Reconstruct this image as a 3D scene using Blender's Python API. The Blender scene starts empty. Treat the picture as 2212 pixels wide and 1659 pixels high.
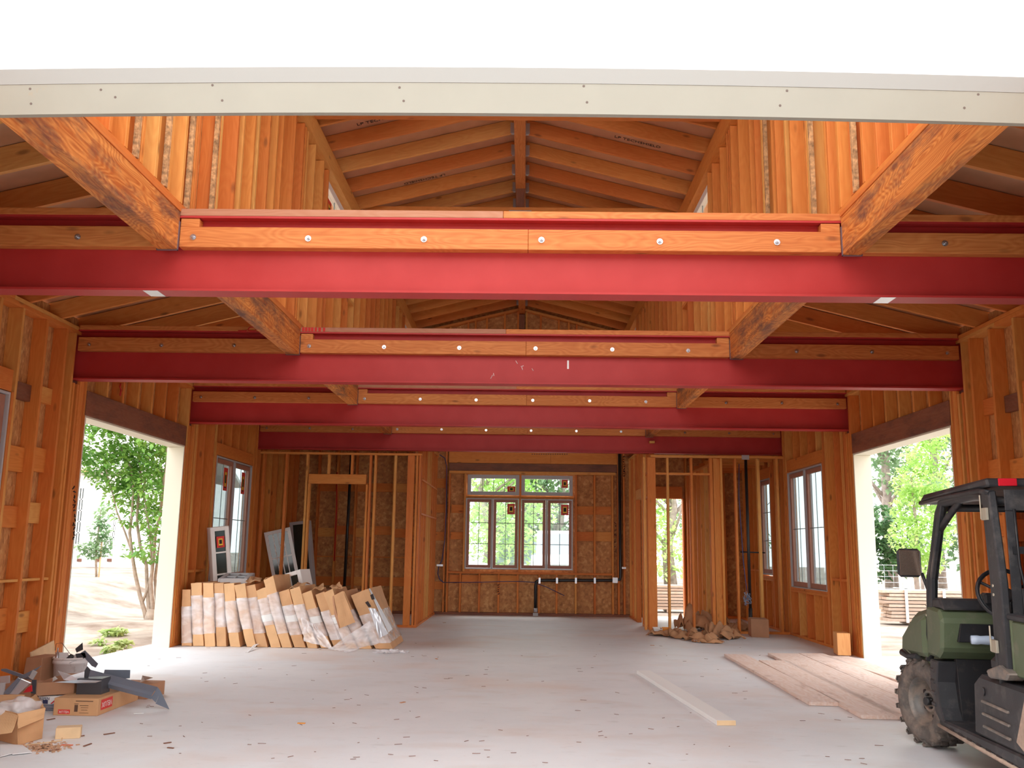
import bpy, bmesh, math, random
from mathutils import Vector, Matrix, noise
random.seed(7)
S = bpy.context.scene
COL = S.collection
PI = math.pi

# ---------------------------------------------------------------- camera, light, exposure
FPX = 1987.23; CX = 1106.0; CY = 829.5; PITCH = .1772; YAW = -.0160; ROLL = .0137
CAMP = Vector((0, 0, 1.35))
_f = Vector((math.sin(YAW)*math.cos(PITCH), math.cos(YAW)*math.cos(PITCH), math.sin(PITCH)))
_r0 = Vector((math.cos(YAW), -math.sin(YAW), 0)); _u0 = _r0.cross(_f)
CR = _r0*math.cos(ROLL) + _u0*math.sin(ROLL); CU = -_r0*math.sin(ROLL) + _u0*math.cos(ROLL)
cd = bpy.data.cameras.new('camera'); cam = bpy.data.objects.new('camera', cd); COL.objects.link(cam)
cd.sensor_fit = 'HORIZONTAL'; cd.sensor_width = 36.0; cd.lens = 36.0*FPX/2212; cd.clip_end = 400; cd.clip_start = .05
m4 = Matrix((CR, CU, -_f)).transposed().to_4x4(); m4.translation = CAMP; cam.matrix_world = m4
S.camera = cam

W = bpy.data.worlds.new('overcast_sky'); S.world = W; W.use_nodes = True
wn = W.node_tree.nodes; wl = W.node_tree.links; wn.clear()
wo = wn.new('ShaderNodeOutputWorld'); wb = wn.new('ShaderNodeBackground'); wl.new(wb.outputs[0], wo.inputs[0])
wt = wn.new('ShaderNodeTexCoord'); wx = wn.new('ShaderNodeSeparateXYZ'); wr = wn.new('ShaderNodeValToRGB')
wl.new(wt.outputs['Generated'], wx.inputs[0]); wl.new(wx.outputs['Z'], wr.inputs[0]); wl.new(wr.outputs[0], wb.inputs[0])
wr.color_ramp.elements[0].position = 0.0; wr.color_ramp.elements[0].color = (1, .985, .96, 1)
wr.color_ramp.elements[1].position = .8; wr.color_ramp.elements[1].color = (.93, .97, 1, 1)
wb.inputs[1].default_value = 4.15
sd = bpy.data.lights.new('sun', 'SUN'); sun = bpy.data.objects.new('sun', sd); COL.objects.link(sun)
sd.energy = 2.6; sd.angle = math.radians(25); sd.color = (1, .96, .9)
sun.rotation_euler = Vector((.25, .55, 1.35)).to_track_quat('Z', 'Y').to_euler()
S.view_settings.view_transform = 'Standard'; S.view_settings.look = 'None'
S.view_settings.gamma = 1; S.view_settings.use_curve_mapping = False; S.view_settings.exposure = 0.0
S.cycles.max_bounces = 9; S.cycles.diffuse_bounces = 6; S.cycles.glossy_bounces = 3
S.cycles.transparent_max_bounces = 16; S.cycles.transmission_bounces = 4
S.cycles.caustics_reflective = False; S.cycles.caustics_refractive = False
S.cycles.sample_clamp_indirect = 6.0

# ---------------------------------------------------------------- helpers
def P(ax, val, x, y):
    """the point where the line of sight through photo pixel x,y meets the plane ax=val"""
    d = _f + CR*((x-CX)/FPX) - CU*((y-CY)/FPX)
    i = 'XYZ'.index(ax); t = (val-CAMP[i])/d[i]
    return CAMP + d*t

def tag(o, label=None, cat=None, group=None, kind=None):
    if label: o['label'] = label
    if cat: o['category'] = cat
    if group: o['group'] = group
    if kind: o['kind'] = kind
    return o

def empty(name, loc=(0, 0, 0), rz=0, label=None, cat=None, group=None, kind=None, rot=None):
    o = bpy.data.objects.new(name, None); COL.objects.link(o)
    o.location = loc; o.rotation_euler = rot if rot else (0, 0, rz); o.empty_display_size = .1
    return tag(o, label, cat, group, kind)

REL = False      # True: children are given in their parent's own frame; False: in the room's frame
def world(o):
    m = o.matrix_basis.copy()
    return world(o.parent) @ o.matrix_parent_inverse @ m if o.parent else m
def link(name, me, parent=None, mat=None, loc=None, rot=None):
    o = bpy.data.objects.new(name, me); COL.objects.link(o)
    if mat is not None and not me.materials: me.materials.append(mat)
    if parent:
        o.parent = parent
        if not REL: o.matrix_parent_inverse = world(parent).inverted()
    if loc is not None: o.location = loc
    if rot is not None: o.rotation_euler = rot
    return o

def copy_tree(o, parent=None):
    c = o.copy(); COL.objects.link(c); c.parent = parent
    for ch in list(o.children): copy_tree(ch, c)
    return c

class MB:
    """collects shapes into one mesh"""
    def __init__(s): s.b = bmesh.new()
    def box(s, lo, hi, rot=None, about=None, mi=0):
        lo = Vector(lo); hi = Vector(hi); c = (lo+hi)/2; d = hi-lo
        M = Matrix.Translation(c) @ Matrix.Diagonal((d.x, d.y, d.z, 1))
        if rot is not None:
            R = rot.to_4x4() if hasattr(rot, 'to_4x4') else rot
            a = Vector(about) if about is not None else c
            M = Matrix.Translation(a) @ R @ Matrix.Translation(-a) @ M
        r = bmesh.ops.create_cube(s.b, size=1, matrix=M)
        if mi:
            for f in {f for v in r['verts'] for f in v.link_faces}: f.material_index = mi
        return r['verts']
    def cyl(s, a, b, r, r2=None, n=16, caps=True, mi=0):
        a = Vector(a); b = Vector(b); d = b-a
        M = Matrix.Translation((a+b)/2) @ d.to_track_quat('Z', 'Y').to_matrix().to_4x4()
        q = bmesh.ops.create_cone(s.b, cap_ends=caps, segments=n, radius1=r, radius2=r if r2 is None else r2, depth=d.length, matrix=M)
        fs = {f for v in q['verts'] for f in v.link_faces}
        for f in fs:
            if len(f.verts) == 4: f.smooth = True
            f.material_index = mi
        return q['verts']
    def tube(s, pts, r, n=8, mi=0, closed=False):
        pts = [Vector(p) for p in pts]; rings = []; L = len(pts)
        up = Vector((0, 0, 1)); 
        for i, p in enumerate(pts):
            t = (pts[(i+1) % L]-pts[i-1]) if closed else (pts[min(i+1, L-1)]-pts[max(i-1, 0)])
            t.normalize()
            if abs(t.dot(up)) > .95: up = Vector((1, 0, 0))
            x = t.cross(up).normalized(); y = x.cross(t).normalized(); up = y
            rr = r[i] if isinstance(r, (list, tuple)) else r
            rings.append([s.b.verts.new(p + (x*math.cos(k*2*PI/n)+y*math.sin(k*2*PI/n))*rr) for k in range(n)])
        R = range(L) if closed else range(L-1)
        for i in R:
            A = rings[i]; B = rings[(i+1) % L]
            for k in range(n):
                f = s.b.faces.new((A[k], A[(k+1) % n], B[(k+1) % n], B[k])); f.smooth = True; f.material_index = mi
        if not closed:
            s.b.faces.new(rings[0]).material_index = mi; s.b.faces.new(rings[-1][::-1]).material_index = mi
    def lathe(s, prof, n=32, M=None, mi=0, smooth=True):
        M = M or Matrix.Identity(4); rings = []
        for (r, z) in prof:
            rings.append([s.b.verts.new(M @ Vector((r*math.cos(k*2*PI/n), r*math.sin(k*2*PI/n), z))) for k in range(n)])
        for A, B in zip(rings, rings[1:]):
            for k in range(n):
                f = s.b.faces.new((A[k], A[(k+1) % n], B[(k+1) % n], B[k])); f.smooth = smooth; f.material_index = mi
        return rings
    def prism(s, poly, off, mi=0):
        """poly: list of points, off: extrusion vector"""
        a = [s.b.verts.new(Vector(p)) for p in poly]; b = [s.b.verts.new(Vector(p)+Vector(off)) for p in poly]
        n = len(a); fs = [s.b.faces.new(a), s.b.faces.new(b[::-1])]
        for k in range(n): fs.append(s.b.faces.new((a[k], b[k], b[(k+1) % n], a[(k+1) % n])))
        for f in fs: f.material_index = mi
    def quad(s, a, b, c, d, mi=0):
        f = s.b.faces.new([s.b.verts.new(Vector(p)) for p in (a, b, c, d)]); f.material_index = mi; return f
    def grid(s, fn, nu, nv, mi=0):
        g = [[s.b.verts.new(Vector(fn(u/nu, v/nv))) for v in range(nv+1)] for u in range(nu+1)]
        for u in range(nu):
            for v in range(nv):
                f = s.b.faces.new((g[u][v], g[u+1][v], g[u+1][v+1], g[u][v+1])); f.smooth = True; f.material_index = mi
    def build(s, name, mat, parent=None, loc=None, rot=None, bevel=0, fix=True, seg=1, local=None):
        if fix: bmesh.ops.recalc_face_normals(s.b, faces=s.b.faces)
        if bevel:
            ed = [e for e in s.b.edges if len(e.link_faces) == 2 and e.calc_face_angle(0) > .6]
            bmesh.ops.bevel(s.b, geom=ed, offset=bevel, segments=seg, affect='EDGES', profile=.6, clamp_overlap=True)
        if local is not None: bmesh.ops.translate(s.b, verts=s.b.verts, vec=-Vector(local)); loc = local if loc is None else loc
        me = bpy.data.meshes.new(name); s.b.to_mesh(me); s.b.free()
        for m in (mat if isinstance(mat, (list, tuple)) else [mat]): me.materials.append(m)
        return link(name, me, parent, None, loc, rot)

_bc = {}
CYC = {2: Matrix.Identity(3), 0: Matrix(((0, 0, 1), (1, 0, 0), (0, 1, 0))), 1: Matrix(((0, 1, 0), (0, 0, 1), (1, 0, 0)))}
def board_mesh(a, b, L, mat, bev):
    k = (round(a, 3), round(b, 3), round(L, 3), mat.name, bev)
    if k not in _bc:
        s = MB(); s.box((-a/2, -b/2, -L/2), (a/2, b/2, L/2))
        if bev: bmesh.ops.bevel(s.b, geom=s.b.edges[:], offset=bev, segments=1, affect='EDGES')
        me = bpy.data.meshes.new('board'); s.b.to_mesh(me); s.b.free(); me.materials.append(mat); _bc[k] = me
    return _bc[k]
def bb(name, parent, lo, hi, mat, label=None, bev=.002, jit=0):
    """an axis-aligned board; its grain runs along its longest side"""
    lo = Vector(lo); hi = Vector(hi); d = hi-lo; c = (lo+hi)/2
    ax = max(range(3), key=lambda i: abs(d[i])); d = [abs(v) for v in d]
    a, b = d[(ax+1) % 3], d[(ax+2) % 3]
    o = link(name, board_mesh(a, b, d[ax], mat, min(bev, min(a, b)*.2)), parent)
    q = CYC[ax].to_quaternion()
    if jit:
        q = Matrix.Rotation(random.uniform(-jit, jit), 3, 'Y').to_quaternion() @ q
    o.rotation_mode = 'XYZ'; o.rotation_euler = q.to_euler()
    o.location = c
    if label: o['label'] = label
    return o
def beam(name, parent, a, b, w, h, mat, up=(0, 0, 1), bev=.002):
    """a board from a to b, w across, h along up"""
    a = Vector(a); b = Vector(b); z = (b-a).normalized(); x = Vector(up).cross(z).normalized(); y = z.cross(x)
    o = link(name, board_mesh(w, h, (b-a).length, mat, bev), parent)
    o.rotation_euler = Matrix((x, y, z)).transposed().to_euler(); o.location = (a+b)/2
    return o

# ---------------------------------------------------------------- materials
def newmat(name):
    m = bpy.data.materials.new(name); m.use_nodes = True
    nt = m.node_tree; p = nt.nodes['Principled BSDF']
    return m, nt.nodes, nt.links, p
def C4(c): return (c[0], c[1], c[2], 1)
def plain(name, col, rough=.6, metal=0, spec=.5, var=0, vscale=8, bump=0, bscale=60, dirt=None, dscale=3, dlo=.5, dhi=.7, coat=0):
    m, n, l, p = newmat(name)
    p.inputs['Base Color'].default_value = C4(col); p.inputs['Roughness'].default_value = rough
    p.inputs['Metallic'].default_value = metal; p.inputs['Specular IOR Level'].default_value = spec
    if coat: p.inputs['Coat Weight'].default_value = coat
    tc = n.new('ShaderNodeTexCoord'); src = None
    if var:
        no = n.new('ShaderNodeTexNoise'); no.inputs['Scale'].default_value = vscale; no.inputs['Detail'].default_value = 5
        l.new(tc.outputs['Object'], no.inputs['Vector'])
        r = n.new('ShaderNodeValToRGB'); r.color_ramp.elements[0].position = .3; r.color_ramp.elements[1].position = .7
        r.color_ramp.elements[0].color = C4([c*(1-var) for c in col]); r.color_ramp.elements[1].color = C4([min(1, c*(1+var)) for c in col])
        l.new(no.outputs[0], r.inputs[0]); src = r.outputs[0]
    if dirt:
        no = n.new('ShaderNodeTexNoise'); no.inputs['Scale'].default_value = dscale; no.inputs['Detail'].default_value = 8; no.inputs['Roughness'].default_value = .65
        l.new(tc.outputs['Object'], no.inputs['Vector'])
        r = n.new('ShaderNodeValToRGB'); r.color_ramp.elements[0].position = dlo; r.color_ramp.elements[1].position = dhi
        l.new(no.outputs[0], r.inputs[0])
        mx = n.new('ShaderNodeMix'); mx.data_type = 'RGBA'; l.new(r.outputs[0], mx.inputs[0])
        if src: l.new(src, mx.inputs[6])
        else: mx.inputs[6].default_value = C4(col)
        mx.inputs[7].default_value = C4(dirt); src = mx.outputs[2]
    if src: l.new(src, p.inputs['Base Color'])
    if bump:
        no = n.new('ShaderNodeTexNoise'); no.inputs['Scale'].default_value = bscale; no.inputs['Detail'].default_value = 4
        l.new(tc.outputs['Object'], no.inputs['Vector'])
        b = n.new('ShaderNodeBump'); b.inputs['Strength'].default_value = bump; b.inputs['Distance'].default_value = .01
        l.new(no.outputs[0], b.inputs['Height']); l.new(b.outputs[0], p.inputs['Normal'])
    return m

def wood(name, cols, knots=.6, grain=1.0, stain=None, stain_lo=.55, stain_hi=.7, rough=.62, gs=1.0, spec=.35, gc=.5, dark=(.80, .58, .42)):
    """lumber: grain along the object's own Z, hue and pattern differ from board to board"""
    m, n, l, p = newmat(name)
    tc = n.new('ShaderNodeTexCoord'); oi = n.new('ShaderNodeObjectInfo')
    off = n.new('ShaderNodeVectorMath'); off.operation = 'SCALE'; cmb = n.new('ShaderNodeCombineXYZ')
    for i in range(3): l.new(oi.outputs['Random'], cmb.inputs[i])
    l.new(cmb.outputs[0], off.inputs[0]); off.inputs['Scale'].default_value = 37.0
    add = n.new('ShaderNodeVectorMath'); add.operation = 'ADD'; l.new(tc.outputs['Object'], add.inputs[0]); l.new(off.outputs[0], add.inputs[1])
    def stretch(sx, sz):
        q = n.new('ShaderNodeVectorMath'); q.operation = 'MULTIPLY'; q.inputs[1].default_value = (sx, sx, sz)
        l.new(add.outputs[0], q.inputs[0]); return q.outputs[0]
    # slow distortion so that the grain swirls
    n0 = n.new('ShaderNodeTexNoise'); n0.inputs['Scale'].default_value = 1; n0.inputs['Detail'].default_value = 2; l.new(stretch(5*gs, 1.1*gs), n0.inputs['Vector'])
    wv = n.new('ShaderNodeMath'); wv.operation = 'MULTIPLY'; wv.inputs[1].default_value = 13*grain; l.new(n0.outputs[0], wv.inputs[0])
    n1 = n.new('ShaderNodeTexNoise'); n1.inputs['Scale'].default_value = 1; n1.inputs['Detail'].default_value = 3; l.new(stretch(70*gs, 1.6*gs), n1.inputs['Vector'])
    sn = n.new('ShaderNodeMath'); sn.operation = 'PINGPONG'; sn.inputs[1].default_value = .5; l.new(wv.outputs[0], sn.inputs[0])
    sm = n.new('ShaderNodeMath'); sm.operation = 'MULTIPLY_ADD'; l.new(sn.outputs[0], sm.inputs[0]); sm.inputs[1].default_value = .75
    l.new(n1.outputs[0], sm.inputs[2])
    gr = n.new('ShaderNodeMapRange'); l.new(sm.outputs[0], gr.inputs[0]); gr.inputs[1].default_value = .35; gr.inputs[2].default_value = .95
    hue = n.new('ShaderNodeValToRGB'); cr = hue.color_ramp
    k = len(cols)
    for i, c in enumerate(cols):
        e = cr.elements[i] if i < 2 else cr.elements.new(i/(k-1))
        e.position = i/(k-1); e.color = C4(c)
    nb = n.new('ShaderNodeTexNoise'); nb.inputs['Scale'].default_value = 1; nb.inputs['Detail'].default_value = 1; l.new(stretch(4, .5), nb.inputs['Vector'])
    hm = n.new('ShaderNodeMath'); hm.operation = 'MULTIPLY_ADD'; hm.inputs[1].default_value = .5; l.new(nb.outputs[0], hm.inputs[0])
    hs = n.new('ShaderNodeMath'); hs.operation = 'MULTIPLY_ADD'; hs.inputs[1].default_value = 1.1; hs.inputs[2].default_value = -.3; l.new(oi.outputs['Random'], hs.inputs[0])
    l.new(hs.outputs[0], hm.inputs[2]); l.new(hm.outputs[0], hue.inputs[0])
    dk = n.new('ShaderNodeMix'); dk.data_type = 'RGBA'; dk.blend_type = 'MULTIPLY'; dk.inputs[7].default_value = C4(dark)
    gm = n.new('ShaderNodeMath'); gm.operation = 'MULTIPLY'; gm.inputs[1].default_value = gc; l.new(gr.outputs[0], gm.inputs[0])
    l.new(gm.outputs[0], dk.inputs[0]); l.new(hue.outputs[0], dk.inputs[6]); cur = dk.outputs[2]
    if knots:
        vo = n.new('ShaderNodeTexVoronoi'); vo.inputs['Scale'].default_value = 1; l.new(stretch(5.5, 2.1), vo.inputs['Vector'])
        kr = n.new('ShaderNodeValToRGB'); kr.color_ramp.elements[0].position = .05; kr.color_ramp.elements[0].color = (1, 1, 1, 1)
        kr.color_ramp.elements[1].position = .13; kr.color_ramp.elements[1].color = (0, 0, 0, 1); l.new(vo.outputs['Distance'], kr.inputs[0])
        km = n.new('ShaderNodeMath'); km.operation = 'MULTIPLY'; km.inputs[1].default_value = knots; l.new(kr.outputs[0], km.inputs[0])
        kx = n.new('ShaderNodeMix'); kx.data_type = 'RGBA'; kx.inputs[7].default_value = (.13, .035, .012, 1)
        l.new(km.outputs[0], kx.inputs[0]); l.new(cur, kx.inputs[6]); cur = kx.outputs[2]
    if stain:
        ns = n.new('ShaderNodeTexNoise'); ns.inputs['Scale'].default_value = 1; ns.inputs['Detail'].default_value = 6; ns.inputs['Roughness'].default_value = .7
        l.new(stretch(5, 1.6), ns.inputs['Vector'])
        sr = n.new('ShaderNodeMapRange'); sr.inputs[1].default_value = stain_lo; sr.inputs[2].default_value = stain_hi; l.new(ns.outputs[0], sr.inputs[0])
        sx = n.new('ShaderNodeMix'); sx.data_type = 'RGBA'; sx.inputs[7].default_value = C4(stain)
        sc = n.new('ShaderNodeMath'); sc.operation = 'MULTIPLY'; sc.inputs[1].default_value = .8; l.new(sr.outputs[0], sc.inputs[0])
        l.new(sc.outputs[0], sx.inputs[0]); l.new(cur, sx.inputs[6]); cur = sx.outputs[2]
    l.new(cur, p.inputs['Base Color']); p.inputs['Roughness'].default_value = rough; p.inputs['Specular IOR Level'].default_value = spec
    bp = n.new('ShaderNodeBump'); bp.inputs['Strength'].default_value = .12; bp.inputs['Distance'].default_value = .01
    l.new(sm.outputs[0], bp.inputs['Height']); l.new(bp.outputs[0], p.inputs['Normal'])
    return m

FIR = [(.80, .42, .12), (.78, .30, .065), (.70, .21, .045), (.77, .275, .06)]
M = {}
M['stud'] = wood('fir_lumber', FIR, .55)
M['rafter'] = wood('rafter_lumber', [(.80, .40, .12), (.77, .30, .075), (.68, .21, .05)], .6)
M['ledger'] = wood('ledger_lumber', [(.70, .28, .08), (.66, .225, .06)], .6, 1.6, gc=.7, dark=(.68, .45, .32))
M['timber'] = wood('rough_timber', [(.76, .29, .065), (.80, .34, .09)], .6, 2.6, (.085, .045, .045), .47, .66, .7, .8, gc=.9, dark=(.55, .30, .18))
M['dark_header'] = wood('dark_header_timber', [(.30, .12, .07), (.24, .10, .06)], .2, 1.0, (.10, .05, .04), .45, .7)
M['grey_plank'] = wood('weathered_plank', [(.80, .66, .60), (.74, .58, .51)], .3, 1.0, (.42, .24, .18), .56, .74, .75)
M['old_lumber'] = wood('outdoor_lumber', [(.62, .52, .44), (.45, .36, .3)], .2)
M['greyed'] = wood('greyed_lumber', [(.50, .24, .14), (.44, .20, .12)], .4)
M['bark'] = plain('waney_edge', (.50, .27, .12), .9, var=.5, vscale=30, bump=.8, bscale=50)
def osb():
    m, n, l, p = newmat('osb_sheathing')
    tc = n.new('ShaderNodeTexCoord'); cur = None; prev = None
    for i, (rx, rz, sc) in enumerate(((.3, .2, 17), (1.1, .9, 15), (2.2, 2.0, 20))):
        mp = n.new('ShaderNodeMapping'); mp.inputs['Rotation'].default_value = (rx, rx*1.7, rz); mp.inputs['Scale'].default_value = (sc, sc*3.2, sc*1.0)
        l.new(tc.outputs['Object'], mp.inputs[0])
        vo = n.new('ShaderNodeTexVoronoi'); vo.inputs['Scale'].default_value = 1; l.new(mp.outputs[0], vo.inputs['Vector'])
        se = n.new('ShaderNodeSeparateColor'); l.new(vo.outputs['Color'], se.inputs[0])
        if prev is None: prev = se.outputs[0]
        else:
            a = n.new('ShaderNodeMath'); a.operation = 'ADD'; l.new(prev, a.inputs[0]); l.new(se.outputs[i % 3], a.inputs[1]); prev = a.outputs[0]
    dv = n.new('ShaderNodeMath'); dv.operation = 'DIVIDE'; dv.inputs[1].default_value = 3; l.new(prev, dv.inputs[0])
    r = n.new('ShaderNodeValToRGB'); l.new(dv.outputs[0], r.inputs[0]); cr = r.color_ramp
    cr.elements[0].position = .12; cr.elements[0].color = (.40, .17, .06, 1)
    cr.elements[1].position = .85; cr.elements[1].color = (.74, .43, .18, 1)
    e = cr.elements.new(.38); e.color = (.54, .25, .085, 1)
    e = cr.elements.new(.62); e.color = (.63, .31, .11, 1)
    l.new(r.outputs[0], p.inputs['Base Color']); p.inputs['Roughness'].default_value = .7
    return m
M['osb'] = osb()
def steel():
    m, n, l, p = newmat('red_primer_steel')
    tc = n.new('ShaderNodeTexCoord')
    no = n.new('ShaderNodeTexNoise'); no.inputs['Scale'].default_value = 3.5; no.inputs['Detail'].default_value = 8; l.new(tc.outputs['Object'], no.inputs['Vector'])
    r = n.new('ShaderNodeValToRGB'); l.new(no.outputs[0], r.inputs[0])
    r.color_ramp.elements[0].position = .3; r.color_ramp.elements[0].color = (.42, .026, .024, 1)
    r.color_ramp.elements[1].position = .75; r.color_ramp.elements[1].color = (.48, .038, .036, 1)
    n2 = n.new('ShaderNodeTexNoise'); n2.inputs['Scale'].default_value = 26; n2.inputs['Detail'].default_value = 8; n2.inputs['Roughness'].default_value = .8
    mp = n.new('ShaderNodeMapping'); mp.inputs['Scale'].default_value = (.6, 1, 1); l.new(tc.outputs['Object'], mp.inputs[0]); l.new(mp.outputs[0], n2.inputs['Vector'])
    r2 = n.new('ShaderNodeValToRGB'); l.new(n2.outputs[0], r2.inputs[0]); r2.color_ramp.elements[0].position = .66; r2.color_ramp.elements[1].position = .78
    mx = n.new('ShaderNodeMix'); mx.data_type = 'RGBA'; mx.inputs[7].default_value = (.66, .25, .22, 1)
    mm = n.new('ShaderNodeMath'); mm.operation = 'MULTIPLY'; mm.inputs[1].default_value = .5; l.new(r2.outputs[0], mm.inputs[0])
    l.new(mm.outputs[0], mx.inputs[0]); l.new(r.outputs[0], mx.inputs[6]); l.new(mx.outputs[2], p.inputs['Base Color'])
    p.inputs['Roughness'].default_value = .5; p.inputs['Specular IOR Level'].default_value = .35
    return m
M['steel'] = steel()
def concrete():
    m, n, l, p = newmat('concrete_slab')
    tc = n.new('ShaderNodeTexCoord'); cur = None
    base = n.new('ShaderNodeValToRGB'); no = n.new('ShaderNodeTexNoise'); no.inputs['Scale'].default_value = 1.1; no.inputs['Detail'].default_value = 9; no.inputs['Roughness'].default_value = .62
    l.new(tc.outputs['Object'], no.inputs['Vector']); l.new(no.outputs[0], base.inputs[0])
    base.color_ramp.elements[0].position = .28; base.color_ramp.elements[0].color = (.76, .775, .80, 1)
    base.color_ramp.elements[1].position = .68; base.color_ramp.elements[1].color = (.84, .85, .87, 1)
    cur = base.outputs[0]
    for sc, lo, hi, col, amt, sx in ((.55, .52, .68, (.78, .62, .54), .5, 1), (2.6, .55, .75, (.64, .50, .42), .3, .55), (9, .62, .72, (.52, .50, .48), .3, .5), (40, .66, .74, (.5, .42, .36), .35, 1)):
        mp = n.new('ShaderNodeMapping'); mp.inputs['Scale'].default_value = (sx, 1, 1); mp.inputs['Location'].default_value = (sc*3, sc, 0); l.new(tc.outputs['Object'], mp.inputs[0])
        q = n.new('ShaderNodeTexNoise'); q.inputs['Scale'].default_value = sc; q.inputs['Detail'].default_value = 7; l.new(mp.outputs[0], q.inputs['Vector'])
        r = n.new('ShaderNodeMapRange'); r.inputs[1].default_value = lo; r.inputs[2].default_value = hi; l.new(q.outputs[0], r.inputs[0])
        k = n.new('ShaderNodeMath'); k.operation = 'MULTIPLY'; k.inputs[1].default_value = amt; l.new(r.outputs[0], k.inputs[0])
        mx = n.new('ShaderNodeMix'); mx.data_type = 'RGBA'; mx.inputs[7].default_value = C4(col)
        l.new(k.outputs[0], mx.inputs[0]); l.new(cur, mx.inputs[6]); cur = mx.outputs[2]
    l.new(cur, p.inputs['Base Color']); p.inputs['Roughness'].default_value = .55; p.inputs['Specular IOR Level'].default_value = .4
    return m
M['concrete'] = concrete()
M['dirt'] = plain('dry_pale_dirt', (.34, .28, .23), .95, var=.25, vscale=1.6, bump=.6, bscale=12, dirt=(.15, .10, .07), dscale=.9, dlo=.46, dhi=.68)
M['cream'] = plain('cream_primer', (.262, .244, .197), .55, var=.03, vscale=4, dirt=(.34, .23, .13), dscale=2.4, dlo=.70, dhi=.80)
M['jamb'] = plain('pale_jamb_primer', (.72, .68, .55), .5)
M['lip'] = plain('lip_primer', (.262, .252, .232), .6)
M['whitewrap'] = plain('white_housewrap', (.92, .92, .91), .7)
M['whitepaint'] = plain('white_paint', (.88, .88, .87), .5)
M['vinyl'] = plain('grey_white_vinyl', (.50, .50, .52), .45)
M['primed'] = plain('pink_primed_sash', (.42, .19, .13), .6, var=.06, vscale=10)
M['muntin'] = plain('grey_muntin', (.16, .19, .19), .5)
M['foil'] = plain('foil_faced_sheathing', (.66, .38, .22), .38, metal=.4, var=.12, vscale=3)  # tan of the wood reflected in the foil is put into its colour
M['galv'] = plain('galvanised_steel', (.62, .64, .68), .35, metal=.9)
M['zinc'] = plain('zinc_washer', (.60, .62, .66), .22, metal=.9)
M['abs'] = plain('black_abs_pipe', (.018, .018, .02), .35)
M['blue'] = plain('blue_cable', (.04, .06, .2), .5)
M['greybox'] = plain('grey_plate', (.5, .52, .55), .5)
M['ink'] = plain('black_ink', (.03, .02, .02), .8)
M['redink'] = plain('red_paint_mark', (.55, .02, .01), .6)
M['card'] = plain('cardboard', (.64, .36, .18), .8, var=.08, vscale=5)
M['card2'] = plain('pale_cardboard', (.72, .43, .22), .8, var=.06, vscale=5)
M['cardbrown'] = plain('brown_cardboard', (.44, .23, .13), .85, var=.1, vscale=6)
M['kraft'] = plain('kraft_paper', (.52, .27, .135), .8, var=.12, vscale=7, bump=.3, bscale=12)
M['velred'] = plain('red_label', (.75, .045, .035), .5)
M['white'] = plain('white_plastic', (.80, .80, .79), .4)
M['bucket'] = plain('scuffed_white_bucket', (.85, .83, .84), .5, dirt=(.5, .4, .38), dscale=12, dlo=.5, dhi=.7)
M['paper'] = plain('white_paper', (.86, .86, .87), .8)
M['slate'] = plain('slate_painted_metal', (.20, .235, .30), .33, metal=.25, spec=.6)
M['slated'] = plain('dark_painted_metal', (.075, .08, .095), .4, metal=.2)
M['silver'] = plain('bright_sheet_metal', (.66, .68, .73), .3, metal=.6)
M['ply'] = plain('pale_plywood', (.78, .55, .32), .7, var=.08, vscale=9)
M['woodblock'] = wood('block_wood', [(.78, .40, .16), (.74, .35, .12)], .3)
M['whitepine'] = plain('white_primed_board', (.88, .88, .87), .6)
M['navy'] = plain('navy_print', (.03, .04, .12), .5)
M['red'] = plain('red_plastic', (.62, .02, .03), .4)
M['rubber'] = plain('dusty_tyre_rubber', (.115, .10, .09), .85, var=.25, vscale=14, dirt=(.27, .21, .17), dscale=9, dlo=.45, dhi=.7, bump=.3, bscale=90)
M['rim'] = plain('dusty_steel_rim', (.16, .15, .14), .5, metal=.3, dirt=(.34, .27, .22), dscale=8, dlo=.42, dhi=.65)
M['blackp'] = plain('dusty_black_plastic', (.028, .028, .032), .5, var=.3, vscale=6, dirt=(.11, .10, .095), dscale=7, dlo=.52, dhi=.78, bump=.1, bscale=150)
M['blackm'] = plain('black_painted_tube', (.016, .016, .019), .45, dirt=(.07, .055, .05), dscale=9, dlo=.55, dhi=.75)
M['olive'] = plain('olive_green_plastic', (.105, .135, .075), .42, var=.1, vscale=3, dirt=(.20, .19, .14), dscale=5, dlo=.55, dhi=.8)
M['mud'] = plain('dried_mud', (.42, .31, .24), .9, var=.2, vscale=15, bump=.5, bscale=40)
M['mirror'] = plain('mirror_glass', (.55, .42, .34), .18, metal=.9)
M['reflector'] = plain('red_reflector', (.62, .015, .03), .25)
M['bottle'] = plain('pale_blue_bottle', (.6, .72, .9), .2)
M['brass'] = plain('zinc_hinge', (.55, .50, .40), .4, metal=.7)
M['leafA'] = None
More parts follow.
